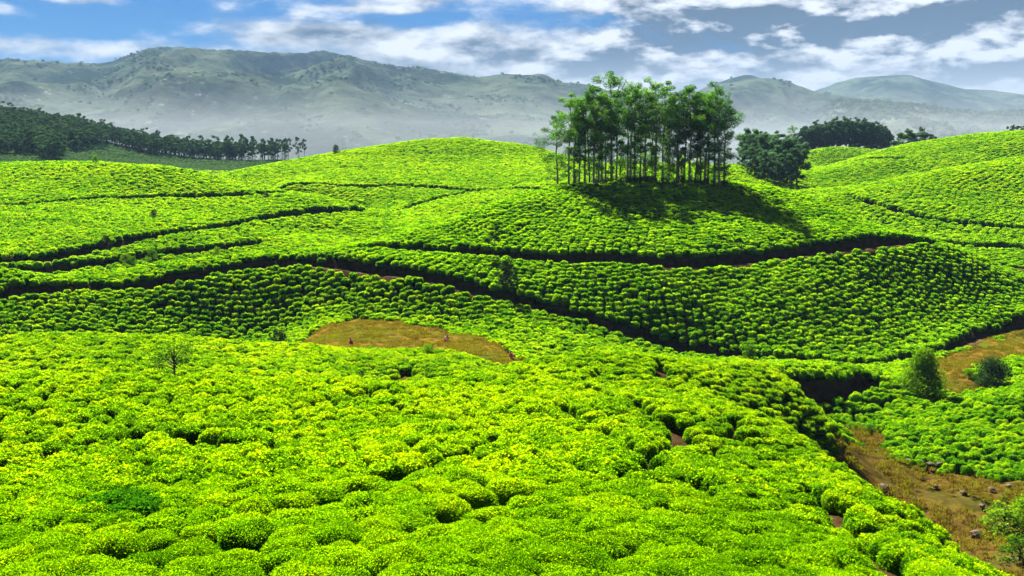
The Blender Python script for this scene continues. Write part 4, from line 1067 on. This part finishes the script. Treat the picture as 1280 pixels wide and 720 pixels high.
def seated_person(px, py, Y, rz, shirt, label):
    X = at(px, py, Y)[0]; gz = float(ground_z(np.array([X]), np.array([float(Y)]))[0]) + .55
    o = tag(empty('person', (X, Y, gz), rz), label, 'person', 'people resting on the dry meadow')
    V = [(0, 0, .13, .13), (0, .02, .34, .13), (0, 0, .52, .14), (0, -.02, .60, .055), (0, -.04, .70, .085), (0, -.05, .80, .08)]   # pelvis to crown
    E = [(0, 1), (1, 2), (2, 3), (3, 4), (4, 5)]
    for s in (-1, 1):
        b = len(V)
        V += [(s * .11, -.05, .12, .085), (s * .17, -.38, .42, .065), (s * .15, -.50, .06, .045), (s * .15, -.64, .04, .035)]
        E += [(0, b), (b, b + 1), (b + 1, b + 2), (b + 2, b + 3)]
        b = len(V)
        V += [(s * .19, 0, .52, .055), (s * .25, -.16, .36, .042), (s * .17, -.36, .45, .03), (s * .15, -.41, .46, .03)]
        E += [(2, b), (b, b + 1), (b + 1, b + 2), (b + 2, b + 3)]
        for f in range(5):
            c0 = len(V); yy = (-.035 if f == 4 else -.06) * (1 if f in (4,) else (1, 1.1, 1.05, .9)[f]); xo = (f - 1.5) * .02 if f < 4 else .05 * -s
            V += [(s * .15 + xo, -.43 + yy * .5, .46, .009), (s * .15 + xo, -.43 + yy, .43, .008)]
            E += [(b + 3, c0), (c0, c0 + 1)]
    skinned('body', V, E, M_SKIN, o)
    T = [(0, 0, .10, .17), (0, .02, .34, .16), (0, 0, .51, .155)]
    Et = [(0, 1), (1, 2)]
    for s in (-1, 1):
        b = len(T); T += [(s * .20, 0, .52, .07), (s * .25, -.14, .37, .058)]; Et += [(2, b), (b, b + 1)]
        b = len(T); T += [(s * .11, -.06, .12, .105), (s * .17, -.38, .42, .085), (s * .15, -.49, .12, .07)]; Et += [(0, b), (b, b + 1), (b + 1, b + 2)]
    skinned('clothing', T, Et, shirt, o)
    skinned('headscarf', [(0, -.02, .76, .098), (0, 0, .84, .085), (0, .06, .70, .09), (0, .07, .58, .06)], [(0, 1), (0, 2), (2, 3)], M_WHITE, o)
    for s in (-1, 1):
        bm = bmesh.new(); bmesh.ops.create_icosphere(bm, subdivisions=1, radius=.012); me = bpy.data.meshes.new('eye'); bm.to_mesh(me); bm.free(); me.materials.append(M_BARKD)
        obj('eye', me, o, (s * .032, -.128, .725))
    bm = bmesh.new(); bmesh.ops.create_cone(bm, segments=6, radius1=.016, radius2=.006, depth=.05); me = bpy.data.meshes.new('nose'); bm.to_mesh(me); bm.free(); me.materials.append(M_SKIN)
    obj('nose', me, o, (0, -.132, .70))
seated_person(438, 429, 114, .4, M_RED, 'person in red with a white headscarf sitting at the left of the dry meadow')
seated_person(559, 424, 117, -.3, M_PINK, 'person in faded pink clothes sitting near the top of the dry meadow')
seated_person(638, 448, 108.5, .9, M_RED, 'person in red with a white headscarf sitting at the right tip of the dry meadow')

# ------------------------------------------------------------------ haze
HAZE = 1.0e-4
m = bpy.data.materials.new('haze_air'); m.use_nodes = True; t = NT(m.node_tree)
pv = t.n('ShaderNodeVolumePrincipled'); pv.inputs['Density'].default_value = HAZE; pv.inputs['Color'].default_value = (.155, .25, .385, 1); pv.inputs['Anisotropy'].default_value = 0.0
o_ = t.n('ShaderNodeOutputMaterial'); t.link(pv.outputs[0], o_.inputs['Volume'])
x0, x1, y0, y1, z0, z1 = -6900, 6900, -60, 7750, -36, 590
V = np.array([(x, y, z) for x in (x0, x1) for y in (y0, y1) for z in (z0, z1)], float)
F = np.array([(0, 1, 3, 2), (4, 6, 7, 5), (0, 4, 5, 1), (2, 3, 7, 6), (0, 2, 6, 4), (1, 5, 7, 3)])
tag(obj('haze', mesh_of('haze', V, F, m)), 'pale blue haze filling the air over the valleys', 'haze', kind='stuff')

# low mist lying in the far valley against the foot of the mountains
m = bpy.data.materials.new('mist_air'); m.use_nodes = True; t = NT(m.node_tree)
pv = t.n('ShaderNodeVolumePrincipled'); pv.inputs['Density'].default_value = 2.3e-4; pv.inputs['Color'].default_value = (.58, .65, .70, 1)
o_ = t.n('ShaderNodeOutputMaterial'); t.link(pv.outputs[0], o_.inputs['Volume'])
V = np.array([(x, y, z) for x in (-6700, 6700) for y in (1000, 7600) for z in (-34, 75)], float)
tag(obj('mist', mesh_of('mist', V, F, m)), 'low pale mist lying in the far valley along the foot of the mountains', 'mist', kind='stuff')
